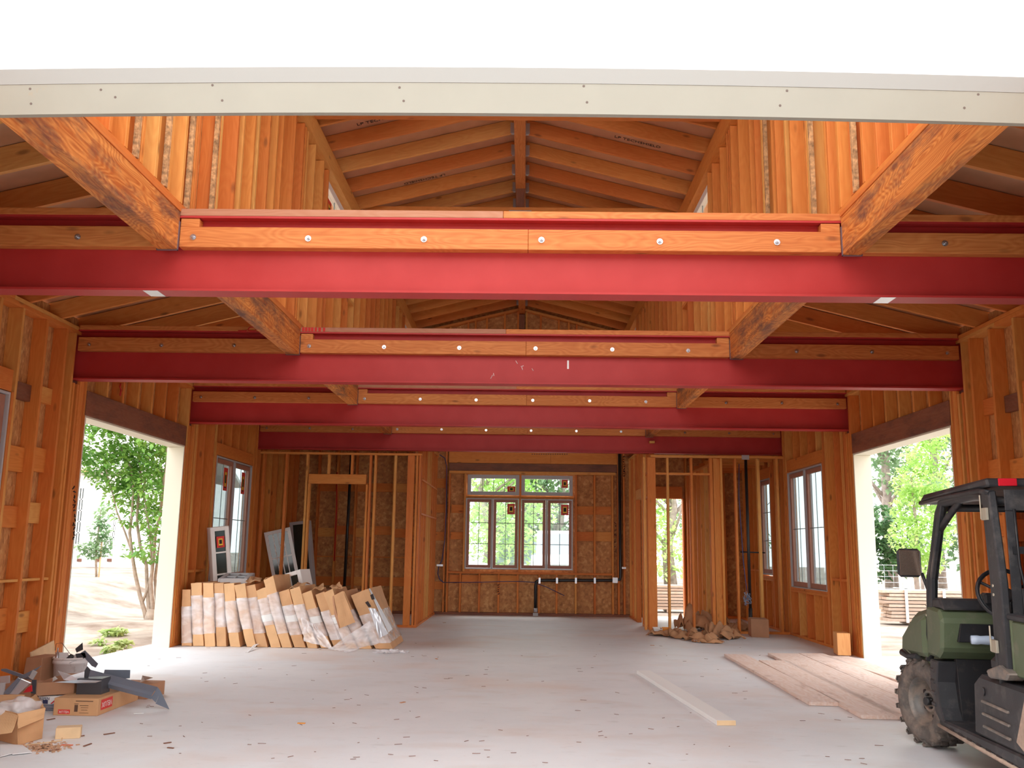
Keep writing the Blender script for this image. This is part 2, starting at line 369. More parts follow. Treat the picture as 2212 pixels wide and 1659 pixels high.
def leaf(name, c1, c2, tr=.35):
    m, n, l, p = newmat(name)
    oi = n.new('ShaderNodeTexCoord'); no = n.new('ShaderNodeTexNoise'); no.inputs['Scale'].default_value = 2.5; no.inputs['Detail'].default_value = 6
    l.new(oi.outputs['Object'], no.inputs['Vector']); r = n.new('ShaderNodeValToRGB'); l.new(no.outputs[0], r.inputs[0])
    r.color_ramp.elements[0].position = .35; r.color_ramp.elements[0].color = C4(c1); r.color_ramp.elements[1].position = .65; r.color_ramp.elements[1].color = C4(c2)
    l.new(r.outputs[0], p.inputs['Base Color']); p.inputs['Roughness'].default_value = .5
    t = n.new('ShaderNodeBsdfTranslucent'); l.new(r.outputs[0], t.inputs[0]); mx = n.new('ShaderNodeMixShader'); mx.inputs[0].default_value = tr
    out = n['Material Output']; l.new(p.outputs[0], mx.inputs[1]); l.new(t.outputs[0], mx.inputs[2]); l.new(mx.outputs[0], out.inputs[0])
    return m
M['leafA'] = leaf('glossy_green_leaves', (.10, .27, .045), (.30, .52, .11))
M['leafB'] = leaf('lime_green_leaves', (.38, .62, .16), (.66, .82, .36), .5)
M['leafC'] = leaf('grey_green_leaves', (.17, .30, .15), (.36, .50, .28), .4)
M['leafD'] = leaf('dark_bush_leaves', (.05, .13, .05), (.14, .26, .10), .3)
M['grass'] = leaf('grass_blades', (.30, .45, .12), (.55, .62, .28), .4)
M['trunk'] = plain('pale_smooth_bark', (.36, .28, .22), .8, var=.25, vscale=10)
M['trunkd'] = plain('grey_bark', (.33, .27, .24), .9, var=.3, vscale=8)
def glassmat(name, tint=(1, 1, 1), refl=.12):
    m, n, l, p = newmat(name); n.remove(p)
    t = n.new('ShaderNodeBsdfTransparent'); t.inputs[0].default_value = C4(tint); g = n.new('ShaderNodeBsdfGlossy'); g.inputs['Roughness'].default_value = .03
    lw = n.new('ShaderNodeLayerWeight'); lw.inputs[0].default_value = .5; pw = n.new('ShaderNodeMath'); pw.operation = 'POWER'; pw.inputs[1].default_value = 4
    l.new(lw.outputs['Facing'], pw.inputs[0]); fr = n.new('ShaderNodeMath'); fr.operation = 'MULTIPLY_ADD'; fr.inputs[1].default_value = .5; fr.inputs[2].default_value = .03; l.new(pw.outputs[0], fr.inputs[0])
    mx = n.new('ShaderNodeMixShader'); l.new(fr.outputs[0], mx.inputs[0]); l.new(t.outputs[0], mx.inputs[1]); l.new(g.outputs[0], mx.inputs[2])
    l.new(mx.outputs[0], n['Material Output'].inputs[0]); return m
M['glass'] = glassmat('window_glass', (.92, .96, .95)); M['sideglass'] = glassmat('side_window_glass', (.56, .62, .63))
M['smoke'] = glassmat('scuffed_clear_vinyl', (.62, .52, .50))
def film(name, amt, col=(.92, .90, .92)):
    m, n, l, p = newmat(name)
    p.inputs['Base Color'].default_value = C4(col); p.inputs['Roughness'].default_value = .22; p.inputs['Specular IOR Level'].default_value = .8
    tc = n.new('ShaderNodeTexCoord'); no = n.new('ShaderNodeTexNoise'); no.inputs['Scale'].default_value = 5; no.inputs['Detail'].default_value = 2.5; no.inputs['Distortion'].default_value = .5
    mp = n.new('ShaderNodeMapping'); mp.inputs['Scale'].default_value = (1, 1, 1.8); l.new(tc.outputs['Object'], mp.inputs[0]); l.new(mp.outputs[0], no.inputs['Vector'])
    r = n.new('ShaderNodeMapRange'); r.inputs[1].default_value = .35; r.inputs[2].default_value = .7; r.inputs[3].default_value = amt*.6; r.inputs[4].default_value = min(1, amt*1.35); l.new(no.outputs[0], r.inputs[0])
    b = n.new('ShaderNodeBump'); b.inputs['Strength'].default_value = .6; b.inputs['Distance'].default_value = .03; l.new(no.outputs[0], b.inputs['Height']); l.new(b.outputs[0], p.inputs['Normal'])
    t = n.new('ShaderNodeBsdfTransparent'); mx = n.new('ShaderNodeMixShader'); l.new(r.outputs[0], mx.inputs[0]); l.new(t.outputs[0], mx.inputs[1]); l.new(p.outputs[0], mx.inputs[2])
    l.new(mx.outputs[0], n['Material Output'].inputs[0]); return m
M['wrap'] = film('stretch_wrap', .58); M['loosefilm'] = film('loose_plastic_film', .62)

def text(name, body, size, M_, mat, parent=None, depth=.0012, sx=1):
    cu = bpy.data.curves.new(name, 'FONT'); cu.body = body; cu.size = size; cu.extrude = depth; cu.align_x = 'CENTER'; cu.align_y = 'CENTER'; cu.resolution_u = 2
    t = bpy.data.objects.new('tmp', cu); COL.objects.link(t)
    dg = bpy.context.evaluated_depsgraph_get(); me = bpy.data.meshes.new_from_object(t.evaluated_get(dg))
    bpy.data.objects.remove(t); me.materials.clear(); me.materials.append(mat)
    for v in me.vertices: v.co.x *= sx
    o = link(name, me, parent); o.matrix_basis = M_; return o
def frameM(org, xd, yd):
    x = Vector(xd).normalized(); y = Vector(yd).normalized(); z = x.cross(y)
    m = Matrix((x, y, z)).transposed().to_4x4(); m.translation = Vector(org); return m
M['column'] = plain('brown_primed_column', (.13, .045, .035), .55)
M['bracket'] = plain('dark_bracket', (.16, .11, .13), .5)

# ---------------------------------------------------------------- structure
XL, XR = -4.694, 4.453
BY = [5.921, 9.32, 12.687, 16.035]          # front edges of the four steel beams
YF, YB = 3.93, 19.47                        # front face, back wall inner face
TOP = 3.50                                  # underside of the double top plates
SW = .038
RD = .184                                   # rafter depth

# ground, slab
def gz(x, y):
    if x < -4.9:
        t = min(1, max(0, (-7.6-x)/3.6)); z = -.15 + .69*t*t*(3-2*t)
        z += .16*math.exp(-((x+7.0)**2/1.4+(y-16.6)**2/2.6)) + .03*noise.noise(Vector((x*1.3, y*1.3, 0)))
        return z - (.0 if x < -5.3 else .0)
    return -.16 + (.02*noise.noise(Vector((x*.9, y*.9, 3))) if x > 5 or y > 20 else 0)
s = MB()
def gf(u, v):
    x = -60+130*u; y = -18+118*v
    return x, y, gz(x, y)
s.grid(gf, 150, 140)
g = s.build('ground', M['dirt']); tag(g, 'pale sunlit dirt ground outside around the building', 'ground', kind='structure')
s = MB(); s.box((XL-.22, -4.2, -.2), (XR+.22, YB+.25, 0))
s.prism([(XL-.22, 9.3, -.2), (XL-.22, 13.2, -.2), (XL-.40, 12.9, -.2), (XL-.62, 9.3, -.2)], (0, 0, .199))
s.prism([(XR+.22, 9.3, -.2), (XR+1.9, 9.3, -.2), (XR+1.9, 12.9, -.2), (XR+.22, 12.9, -.2)], (0, 0, .195))
o = s.build('floor', M['concrete']); tag(o, 'grey concrete slab floor with dusty pink stains', 'floor', kind='structure')

def sheath(name, root, ax, c0, c1, a0, a1, z0, z1, holes, mat):
    """a sheet wall with rectangular holes, one mesh. ax: axis of the wall's normal"""
    As = sorted({a0, a1, *[h[0] for h in holes], *[h[1] for h in holes]}); Zs = sorted({z0, z1, *[h[2] for h in holes], *[h[3] for h in holes]})
    As = [a for a in As if a0 <= a <= a1]; Zs = [z for z in Zs if z0 <= z <= z1]
    s = MB()
    for i in range(len(As)-1):
        for j in range(len(Zs)-1):
            am = (As[i]+As[i+1])/2; zm = (Zs[j]+Zs[j+1])/2
            if any(h[0] < am < h[1] and h[2] < zm < h[3] for h in holes): continue
            if ax == 'X': s.box((c0, As[i], Zs[j]), (c1, As[i+1], Zs[j+1]))
            else: s.box((As[i], c0, Zs[j]), (As[i+1], c1, Zs[j+1]))
    return s.build(name, mat, root)

def side_wall(side):
    X = XL if side < 0 else XR; nm = 'left' if side < 0 else 'right'
    root = empty('wall_'+nm, (X, 4.1, 0), label=f'{nm} outer wall of open fir studs over strand board sheathing', cat='wall', kind='structure')
    out = side*.14
    def sb(name, y0, y1, z0, z1, mat=None, d0=0, d1=.14, **k):
        a, b = sorted((X+side*d0, X+side*d1)); return bb(name, root, (a, y0, z0), (b, y1, z1), mat or M['stud'], **k)
    # openings: y0,y1,z0,z1, header height
    near = (6.4, 8.215, .86, 2.70, .20)
    door = (9.64, 12.57, 0, 2.69, .265)
    w3 = (13.90, 15.78, .79, 2.70, .19)
    ops = [near, door, w3]
    if side > 0: ops.append((16.90, 17.72, .92, 2.70, .19))
    sheath('sheathing', root, 'X', X+side*.141, X+side*.153, -4.2, YB+.15, 0, 3.72, [(o[0], o[1], o[2], o[3]) for o in ops], M['osb'])  # its length forward of the front is unseen, added with the wings for shade
    sb('bottom_plate', 4.1, door[0], 0, .04); sb('bottom_plate', door[1], YB, 0, .04)
    for k, z in enumerate((TOP, TOP+.04)):
        for a, b in ((4.1, 8.6-.5*k), (8.6-.5*k, 12.9), (12.9, YB)): sb('top_plate', a, b, z+.001, z+.039)
    ys = [8.289, 8.690, 9.085] if side < 0 else [8.297, 8.693, 9.10]
    ys = [8.289-.402*i for i in range(10, 0, -1)] + ys
    y = 12.94 
    y = 9.64
    reg = []
    yy = 10.09
    while yy < door[1]-.1: reg.append(yy); yy += .412
    yy = 12.9
    while yy < YB-.1: reg.append(yy); yy += .406
    allY = ys + reg
    packs = []   # solid groups of studs round openings and under beams
    for o in ops:
        packs += [(o[0]-SW, 'trim', o), (o[1], 'trim', o), (o[0]-2*SW-.002, 'king', o), (o[1]+SW+.002, 'king', o)]
    for py, kind, o in packs:
        if kind == 'trim': sb('trimmer_stud', py, py+SW-.001, .04, o[3])
        else: sb('king_stud', py, py+SW-.001, .04, TOP)
    zones = [(o[0]-2*SW-.03, o[1]+2*SW+.03) for o in ops]
    for py in allY:
        inop = [o for o in ops if o[0]+.02 < py < o[1]-.05]
        if inop:
            o = inop[0]; sb('cripple_stud', py, py+SW, o[3]+o[4]+.002, TOP)
            if o[2] > .1: sb('cripple_stud', py, py+SW, .04, o[2]-.04)
        elif not any(a < py < b for a, b in zones) and not any(b-.05 < py < b+.2 for b in BY):
            sb('stud', py, py+SW, .04, TOP)
            if py < 9.2 and side < 0 and py > 8.5 or random.random() < .3: # strips of waney bark on some edges
                pass
    for o in ops:
        hm = M['dark_header'] if o is door else M['stud']
        sb('header', o[0], o[1], o[3]+.001, o[3]+o[4], hm, d0=.004 if o is not door else -.004, bev=.004)
        if o[2] > .1: sb('rough_sill', o[0], o[1], o[2]-.04, o[2]-.001)
        if o is not door and o[2] > .1 : sb('rough_sill', o[0], o[1], o[2]-.08, o[2]-.041)
    # posts packed under each beam, a steel column between them
    for b in BY[1:3]:
        for dy in (-.058, .001, .092, .145, .185, .225, .265): sb('post_stud', b+dy, b+dy+SW, .04, 2.985 if 0 <= dy < .12 else TOP)
    sb('post_stud', BY[3]-.06, BY[3]-.02, .04, TOP); sb('post_stud', BY[3]+.18, BY[3]+.22, .04, TOP); sb('post_stud', BY[0]-.06, BY[0]-.02, .04, TOP); sb('post_stud', BY[0]+.18, BY[0]+.22, .04, TOP)
    for dy in (.31, .35): sb('post_stud', BY[2]+dy-.02, BY[2]+dy+SW-.022, .04, TOP)
    # blocks between studs, and the thin horizontal strip at 1.0 m
    near_ys = ys[-5:]
    for i in range(len(near_ys)-1):
        for z in (2.03+.0, 1.53, .50) if i % 2 else (2.0, 1.48, .55):
            sb('blocking', near_ys[i]+SW+.001, near_ys[i+1]-.001, z, z+.235 if z > 1.9 else z+.2, d0=.085, d1=.139)
        sb('blocking', near_ys[i]+SW+.001, near_ys[i+1]-.001, 2.62+.03*i, 2.62+.16+.03*i, M['dark_header'] if i == 2 else None, d0=.085, d1=.139)
    sb('nailing_strip', ys[-3]+SW+.001, 9.25, .985, 1.01, d0=.02)
    sb('nailing_strip', 12.95+.1, 13.80, .96, .995, d0=.01)
    if side > 0: sb('nailing_strip', 17.85, 19.3, .99, 1.02, d0=.01)
    return root, ops
wall_left, opsL = side_wall(-1)
wall_right, opsR = side_wall(1)

# cream boards lining the two side openings
def lining(side, n):
    X = XL if side < 0 else XR; r = empty(f'trim_{n}', (X, 9.66, 0), label=f"cream primed boards lining the {'left' if side<0 else 'right'} side opening", cat='trim', kind='structure')
    a, b = sorted((X+side*.002, X+side*.235))
    bb('jamb_board', r, (a, 12.542, -.02), (b, 12.568, 2.665), M['jamb'], bev=.003)
    bb('jamb_board', r, (a, 9.644, -.02), (b, 9.67, 2.665), M['jamb'], bev=.003)
    bb('head_board', r, (a, 9.644, 2.666), (b, 12.568, 2.689), M['jamb'], bev=.003)
lining(-1, 2); lining(1, 3)

# ---- back wall
bw = empty('wall_back', (0, YB, 0), label='back wall of open studs over strand board, round the big window', cat='wall', kind='structure')
def bk(name, x0, x1, z0, z1, mat=None, y0=0, y1=.14, **k): return bb(name, bw, (x0, YB+y0, z0), (x1, YB+y1, z1), mat or M['stud'], **k)
bwin = (-1.245, 1.025, .905, 2.90); bdoor = (2.72, 3.30, 0, 2.43)
bholes = []
for a, b, c, d in ((366, 303, 815, 486), (835, 310, 1283, 491), (350, 507, 808, 1135), (828, 515, 1284, 1141)):
    p = P('Y', YB, 920+a/4.045, 950+b/4.045); q = P('Y', YB, 920+c/4.045, 950+d/4.045); bholes.append((p.x+.012, q.x-.012, q.z+.012, p.z-.012))
sheath('sheathing', bw, 'Y', YB+.141, YB+.155, XL-.15, XR+.15, 0, 3.55, [*bholes, bdoor], M['osb'])
bk('bottom_plate', XL, bdoor[0], 0, .05, M['dark_header']); bk('bottom_plate', bdoor[1], XR, 0, .05)
bk('top_plate', XL, XR, 3.43, 3.50)
bk('upper_header', -1.625, .53, 3.13, 3.37, y0=-.004); bk('upper_header', .532, 1.93, 3.13, 3.37, y0=-.004)
bk('dark_header', -1.615, 1.93, 2.965, 3.125, M['dark_header'], y0=-.002)
bk('header', -1.615, 1.90, 2.905, 2.962)
X5 = lambda cx: P('Y', YB, 920+cx/4.045, 1140).x
for cx in (205, 1640): bk('king_stud', X5(cx)-SW, X5(cx)-.001, .05, 2.90)
bk('king_stud', -1.69, -1.655, .05, 3.4); bk('king_stud', 1.935, 1.973, .05, 3.4)
for cx in (335, 1312, 1475): bk('stud', X5(cx)-SW/2, X5(cx)+SW/2, .875, 2.90)
for cx in (310, 475, 642, 808, 993, 1145, 1310, 1475): bk('cripple_stud', X5(cx)-SW/2, X5(cx)+SW/2, .05, .83)
bk('rough_sill', -1.61, 1.86, .832, .872, y0=-.006)
bk('rail', bwin[0], bwin[1], 2.41, 2.44)
bk('mullion_post', -.125, -.085, .875, 2.90)
bk('blocking', X5(215), X5(330), 2.08, 2.25, y0=.09); bk('blocking', X5(215), X5(330), 1.53, 1.68, y0=.09)
bk('blocking', X5(1322), X5(1466), 2.08, 2.25, y0=.09); bk('blocking', X5(1484), X5(1625), 2.08, 2.25, y0=.09)
bk('blocking', X5(1322), X5(1466), 1.53, 1.72, y0=.09); bk('blocking', X5(1484), X5(1625), 1.53, 1.72, y0=.09)
for a, b in ((215, 300), (320, 466), (484, 632), (650, 800)): bk('blocking', X5(a), X5(b), .64, .80, y0=.09)
bk('stud', 2.05, 2.09, .05, 3.43); bk('stud', -1.97, -1.93, .05, 3.43)
for x in (-4.4, -4.0, -3.6, -3.2, -2.8, -2.4): bk('stud', x, x+SW, .05, 3.43)
for i, x in enumerate((-4.4, -4.0, -3.6, -3.2, -2.8, -2.4)):
    for z in (2.5, 1.55+.05*(i % 2), .55): bk('blocking', x+SW+.001, x+.399, z, z+.18, y0=.09)
bk('nailing_strip', -4.36, -2.0, 1.13, 1.15, y0=.03, y1=.139)
for x in (2.45, 3.36, 3.75, 4.15): bk('stud', x, x+SW, .05, 3.43)
for x in (3.40, 3.79): 
    for z in (2.2, 1.6, .6): bk('blocking', x, x+.345, z, z+.2, y0=.09)
bk('trimmer_stud', bdoor[0]-SW, bdoor[0]-.001, .05, bdoor[3]); bk('trimmer_stud', bdoor[1]+.001, bdoor[1]+SW, .05, bdoor[3])
bk('door_header', bdoor[0], bdoor[1], bdoor[3]+.002, bdoor[3]+.25)
bk('blocking', -1.93, -1.70, 2.6, 2.8, y0=.08); bk('blocking', -1.93, -1.70, 2.08, 2.25, y0=.08); bk('blocking', -1.93, -1.70, 1.5, 1.68, y0=.08); bk('blocking', -1.93, -1.70, .5, .66, y0=.08)

# gable of the high roof over the back wall
gw = empty('wall_gable', (0, YB, 3.5), label='high gable end of short studs and strand board above the back wall', cat='wall', kind='structure')
SL = .25
CXL, CXR = -2.36, 2.095                     # inner faces of the timbers and the clerestory walls
RX = -.115                                  # ridge
PZ = 5.98                                   # underside of the high rafters at the plates
def roofz(x): return PZ + SL*((x-CXL) if x < RX else (CXR-x)) 
s = MB(); s.prism([(CXL-.14, YB+.141, 3.5), (CXR+.14, YB+.141, 3.5), (CXR+.14, YB+.141, PZ-SL*.14+RD+.011), (RX, YB+.141, roofz(RX)+RD+.011), (CXL-.14, YB+.141, PZ-SL*.14+RD+.011)], (0, .012, 0)); s.build('sheathing', M['osb'], gw)
for a, sg in ((CXL, 1), (CXR, -1)):
    beam('sloped_plate', gw, (a, YB+.07, roofz(a)-.03), (RX-sg*.06, YB+.07, roofz(RX-sg*.06)-.03), .14, .05, M['rafter'])
for cx in (510, 655, 715, 808, 955, 1065, 1135, 1252, 1400, 1483, 1548, 1700):
    x = P('Y', YB, 840+cx/3.814, 700).x
    bb('stud', gw, (x-SW/2, YB+.001, 3.55), (x+SW/2, YB+.139, roofz(x)-.065), M['stud'])
bb('post', gw, (RX-.06, YB+.001, 3.55), (RX+.06, YB+.139, 6.38), M['dark_header'])
bb('bottom_plate', gw, (CXL, YB, 3.505), (CXR, YB+.14, 3.545), M['stud'])

# ---- clerestory walls
def clerestory(side):
    X = CXL if side < 0 else CXR; nm = 'left' if side < 0 else 'right'
    root = empty('wall_clerestory_'+nm, (X, 4.0, 3.6), label=f'{nm} high wall of close studs between the low and high roofs', cat='wall', kind='structure')
    def sb(name, y0, y1, z0, z1, mat=None, d0=.004, d1=.136, **k):
        a, b = sorted((X+side*d0, X+side*d1)); return bb(name, root, (a, y0, z0), (b, y1, z1), mat or M['stud'], **k)
    wins = [(10.32, 12.12, 4.62, 5.70), (17.3, 18.9, 4.62, 5.70)]
    sheath('sheathing', root, 'X', X+side*.137, X+side*.149, 4.0, YB+.15, 3.6, PZ+.14, [w for w in wins], M['osb'])
    for a, b in ((4.0, 7.6), (7.6, 12.3), (12.3, YB)):
        sb('rim_board', a, b, 5.74, 5.975, d0=-.02, d1=.10)
    sb('bottom_plate', 4.0, YB, 3.602, 3.635)
    y = 4.38; k = 0; ys = []
    while y < YB-.1: ys.append(y); y += .43
    ys += [6.14, 6.58, 7.10, 7.5, 9.20, 5.02, 5.46, 10.27-.04, 12.13, 17.25, 18.92, 5.9, 9.02, 8.06]
    for y in sorted(ys):
        w = [w for w in wins if w[0]-.01 < y < w[1]-.03]
        top = 5.735 if y > 9.3 else 5.52
        if w: sb('cripple_stud', y, y+SW, 3.637, w[0][2]-.045)
        else: sb('stud', y, y+SW, 3.637, 5.735)
    for y in ((5.17, 5.62, 6.02, 6.50) if side < 0 else (5.62, 6.47, 7.72)):
        sb('waney_edge', y, y+.035, 3.64, 5.7, M['bark'], d0=-.003, d1=.03)
    for w in wins: sb('rough_sill', w[0], w[1], w[2]-.044, w[2]-.002)
    return root, wins
cl_left, cwL = clerestory(-1); cl_right, cwR = clerestory(1)

# ---- roofs: three ceilings of rafters under foil-faced sheathing
def ridge_parts(root):
    bb('ridge_beam', root, (RX-.07, 5.2, 6.40), (RX+.07, YB+.1, 6.72), M['ledger'])
cn = empty('ceiling', (0, 4.5, 6), label='high gable roof of fir rafters and ridge beam over the middle', cat='roof', kind='structure')
ridge_parts(cn)
y = 9.62-.64*6
n_r = 0
while y < YB:
    for a, sg in ((CXL-.12, 1), (CXR+.12, -1)):
        z0 = PZ - SL*.12 + RD/2+.005; x1 = RX-sg*.072
        ra = beam('rafter', cn, (a, y, z0), (x1, y, z0+SL*abs(x1-a)), SW, RD, M['rafter'])
        s = MB(); zr = z0+SL*abs(x1-a)
        for q in (-1, 1): s.box((min(x1, x1-sg*.05), y+q*(SW/2+.002)-.0015, zr-.10), (max(x1, x1-sg*.05), y+q*(SW/2+.002)+.0015, zr+.04)); s.box((x1-.002, y+q*.04-.02, zr-.095), (x1+.002, y+q*.04+.02, zr+.04))
        s.box((min(x1, x1-sg*.05), y-SW/2-.003, zr-.104), (max(x1, x1-sg*.05), y+SW/2+.003, zr-.10))
        s.build('joist_hanger', M['galv'], ra)
    y += .64; n_r += 1
for sg, a in ((1, CXL-.5), (-1, CXR+.5)):
    s = MB(); z = PZ-SL*.5+RD+.012; y0 = 5.2
    s.prism([(a, y0, z), (RX, y0, z+SL*abs(RX-a)), (RX, y0, z+SL*abs(RX-a)+.012), (a, y0, z+.012)], (0, YB+.3-y0, 0))
    s.build('roof_sheathing', M['foil'], cn)
for y0, h in ((9.22, .15), (12.35, .12)):
    bb('tie_beam', cn, (CXL+.021, y0, 5.95), (CXR-.021, y0+.155, 6.10), M['rafter'])
bb('king_post', cn, (RX-.06, 12.40, 6.10), (RX+.06, 12.49, 6.40), M['dark_header'])
bb('post_bracket', cn, (RX-.16, 12.344, 5.947), (RX+.16, 12.349, 6.05), M['greybox'])
# printed words on the foil between rafters
def printed(xy, yaw, parent, flip=1):
    x, y = xy; z = roofz(x)+RD+.012
    t = text('printed_words', 'LP TECHSHIELD', .085, frameM((x, y, z-.004), (flip, 0, SL*flip if x < RX else -SL*flip), (0, -flip, 0)), M['ink'], parent)
printed((-1.75, 10.13), 0, cn); printed((-1.45, 12.09), 0, cn, -1); printed((1.35, 10.77), 0, cn, 1)

def aisle(side):
    X = XL if side < 0 else XR; nm = 'left' if side < 0 else 'right'; cx = CXL if side < 0 else CXR
    root = empty('ceiling_'+nm, (X, 4.5, 3.6), label=f'low sloping roof of rafters over the {nm} side bay', cat='roof', kind='structure')
    y = 8.99-.61*8
    while y < YB+.1:
        a = Vector((X+side*.5, y, TOP+.08-SL*.5+RD/2+.008)); x1 = cx+side*.152
        b = Vector((x1, y, a.z+SL*abs(x1-a.x)))
        beam('rafter', root, a, b, SW, RD, M['rafter']); y += .61
    s = MB(); xa = X+side*.5; z = TOP+.08-SL*.5+RD+.016; xb = cx+side*.15
    s.prism([(xa, 4.0, z), (xb, 4.0, z+SL*abs(xb-xa)), (xb, 4.0, z+SL*abs(xb-xa)+.012), (xa, 4.0, z+.012)], (0, YB+.3-4.0, 0))
    s.build('roof_sheathing', M['foil'], root)
    # unseen roof wing forward of the front, added to shade the outer bays
    y = 8.99-.61*9
    while y > -4.0:
        a = Vector((X+side*.5, y, TOP+.08-SL*.5+RD/2+.008)); x1 = cx+side*.55
        beam('rafter', root, a, (x1, y, a.z+SL*abs(x1-a.x)), SW, RD, M['rafter']); y -= .61
    s = MB(); xb = cx+side*.55; s.prism([(xa, -4.2, z), (xb, -4.2, z+SL*abs(xb-xa)), (xb, -4.2, z+SL*abs(xb-xa)+.012), (xa, -4.2, z+.012)], (0, 8.19, 0)); s.build('shade_wing_sheathing', M['foil'], root)
    bb('shade_wing_beam', root, (min(cx+side*.4, cx+side*.53), -4.2, 3.302), (max(cx+side*.4, cx+side*.53), YF-.03, 3.60), M['timber'])
    bb('shade_wing_upstand', root, (min(cx+side*.42, cx+side*.52), -4.2, 3.601), (max(cx+side*.42, cx+side*.52), YF-.03, 4.32), M['whitewrap'])
    # closed end over the back wall
    s = MB(); s.prism([(X, YB+.141, 3.5), (cx, YB+.141, 3.5), (cx, YB+.141, 4.3), (X, YB+.141, 3.75)], (0, .01, 0)); s.build('end_sheathing', M['osb'], root)
aisle(-1); aisle(1)

# ---- front: cream fascia over the opening, white wrapped wall above it
s = MB()
NX = 40
def arc(x): return -.0052*(x+.3)**2 + .028     # the board crowns a little
poly = []
for z0, z1, yy0, yy1 in ((3.286, 3.435, YF, YF+.03),):
    for i in range(NX):
        xa = -5.4+10.6*i/NX; xb = -5.4+10.6*(i+1)/NX
        s.prism([(xa, yy0, z0+arc(xa)), (xb, yy0, z0+arc(xb)), (xb, yy0, z1+arc(xb)), (xa, yy0, z1+arc(xa))], (0, yy1-yy0, 0))
bmesh.ops.remove_doubles(s.b, verts=s.b.verts, dist=.0001)
o = s.build('trim_1', M['cream']); tag(o, 'long cream fascia board across the top of the front opening', 'trim', kind='structure')
s = MB()
for i in range(NX):
    xa = -5.4+10.6*i/NX; xb = -5.4+10.6*(i+1)/NX; z0, z1 = 3.4355, 3.512
    s.prism([(xa, YF-.002, z0+arc(xa)), (xb, YF-.002, z0+arc(xb)), (xb, YF-.002, z1+arc(xb)), (xa, YF-.002, z1+arc(xa))], (0, .035, 0))
bmesh.ops.remove_doubles(s.b, verts=s.b.verts, dist=.0001)
s.build('upper_strip', M['lip'], o)
s = MB()
for x, y in ((218, 194), (249, 210), (459, 184), (480, 217), (65, 192), (67, 224), (863, 189), (872, 218), (1261, 186), (1268, 221), (1700, 196), (1685, 228), (2113, 204), (2083, 233)):
    p = P('Y', YF, x, y); s.cyl((p.x, YF-.0012, p.z), (p.x, YF+.002, p.z), .006, n=8)
s.build('nail_heads', plain('rusty_nail', (.12, .085, .07), .8), o)
s = MB()
for x0, z0, x1, z1, yy in ((-5.6, 3.515, 5.4, 3.95, YF+.0),):
    s.box((x0, YF+.035, z0-.06), (x1, YF+.05, z1))
fw = s.build('wall_front', M['whitewrap']); tag(fw, 'white wrapped wall band above the cream fascia, washed out', 'wall', kind='structure')

s = MB()
for a, b in ((-5.6, -2.78), (2.5, 5.4)):
    s.box((a, YF+.036, 0), (b, YF+.16, 3.28))
s.build('front_shade_panels', M['lip'], fw)  # unseen panels flanking the opening, added to darken the first beam's outer ends
# ---- inner partitions
def partition(name, label, pieces):
    r = empty(name, label=label, cat='wall', kind='structure')
    for n_, lo, hi, *m in pieces: bb(n_, r, lo, hi, m[0] if m else M['stud'], jit=.0)
    return r
YP = 16.17; T = .09
pz = 2.945
L = []
L += [('bottom_plate', (XL, YP, 0), (-3.83, YP+T, .04)), ('bottom_plate', (-2.79, YP, 0), (-1.84, YP+T, .04))]
L += [('top_plate', (XL, YP, pz+.002), (-1.83, YP+T, pz+.038))]
for x in (-4.64, -4.24, -3.87, -3.82, -2.80, -2.75, -2.665, -2.31): L.append(('stud' if x not in (-3.82, -2.80) else 'trimmer_stud', (x, YP+.001, .04), (x+SW, YP+T-.001, pz if x not in (-3.82, -2.80) else 2.43)))
L += [('header', (-3.815, YP-.004, 2.432), (-2.80, YP+T, 2.60)), ('cripple_stud', (-3.49, YP, 2.602), (-3.452, YP+T, pz)), ('cripple_stud', (-3.08, YP, 2.602), (-3.042, YP+T, pz))]
L += [('wide_stud', (-2.075, YP+.001, .04), (-1.955, YP+.038, pz)), ('corner_stud', (-1.925, YP+.001, .04), (-1.889, YP+T, pz)), ('corner_stud', (-1.875, YP+.001, .04), (-1.84, YP+T, pz))]
pl = partition('wall_partition_left', 'bare stud partition with a door gap behind the cartons', L)
L = [('bottom_plate', (-1.93, YP+T+.002, 0), (-1.84, YB-.01, .04)), ('top_plate', (-1.93, YP+T+.002, pz+.3), (-1.84, YB-.01, pz+.338)), ('top_plate', (-1.93, YP+T+.002, pz+.34), (-1.84, YB-.01, pz+.378))]
y = YP+.25
while y < YB-.1: L.append(('stud', (-1.93, y, .04), (-1.84, y+SW, pz+.3))); y += .40
for z in (2.52, 1.92):
    y = YP+.13; k = 0
    L.append(('let_in_strip', (-1.839, YP+.12, z), (-1.822, YB-.35, z+.03)))
partition('wall_partition_left_side', 'row of bare studs running back to the left of the big window', L)
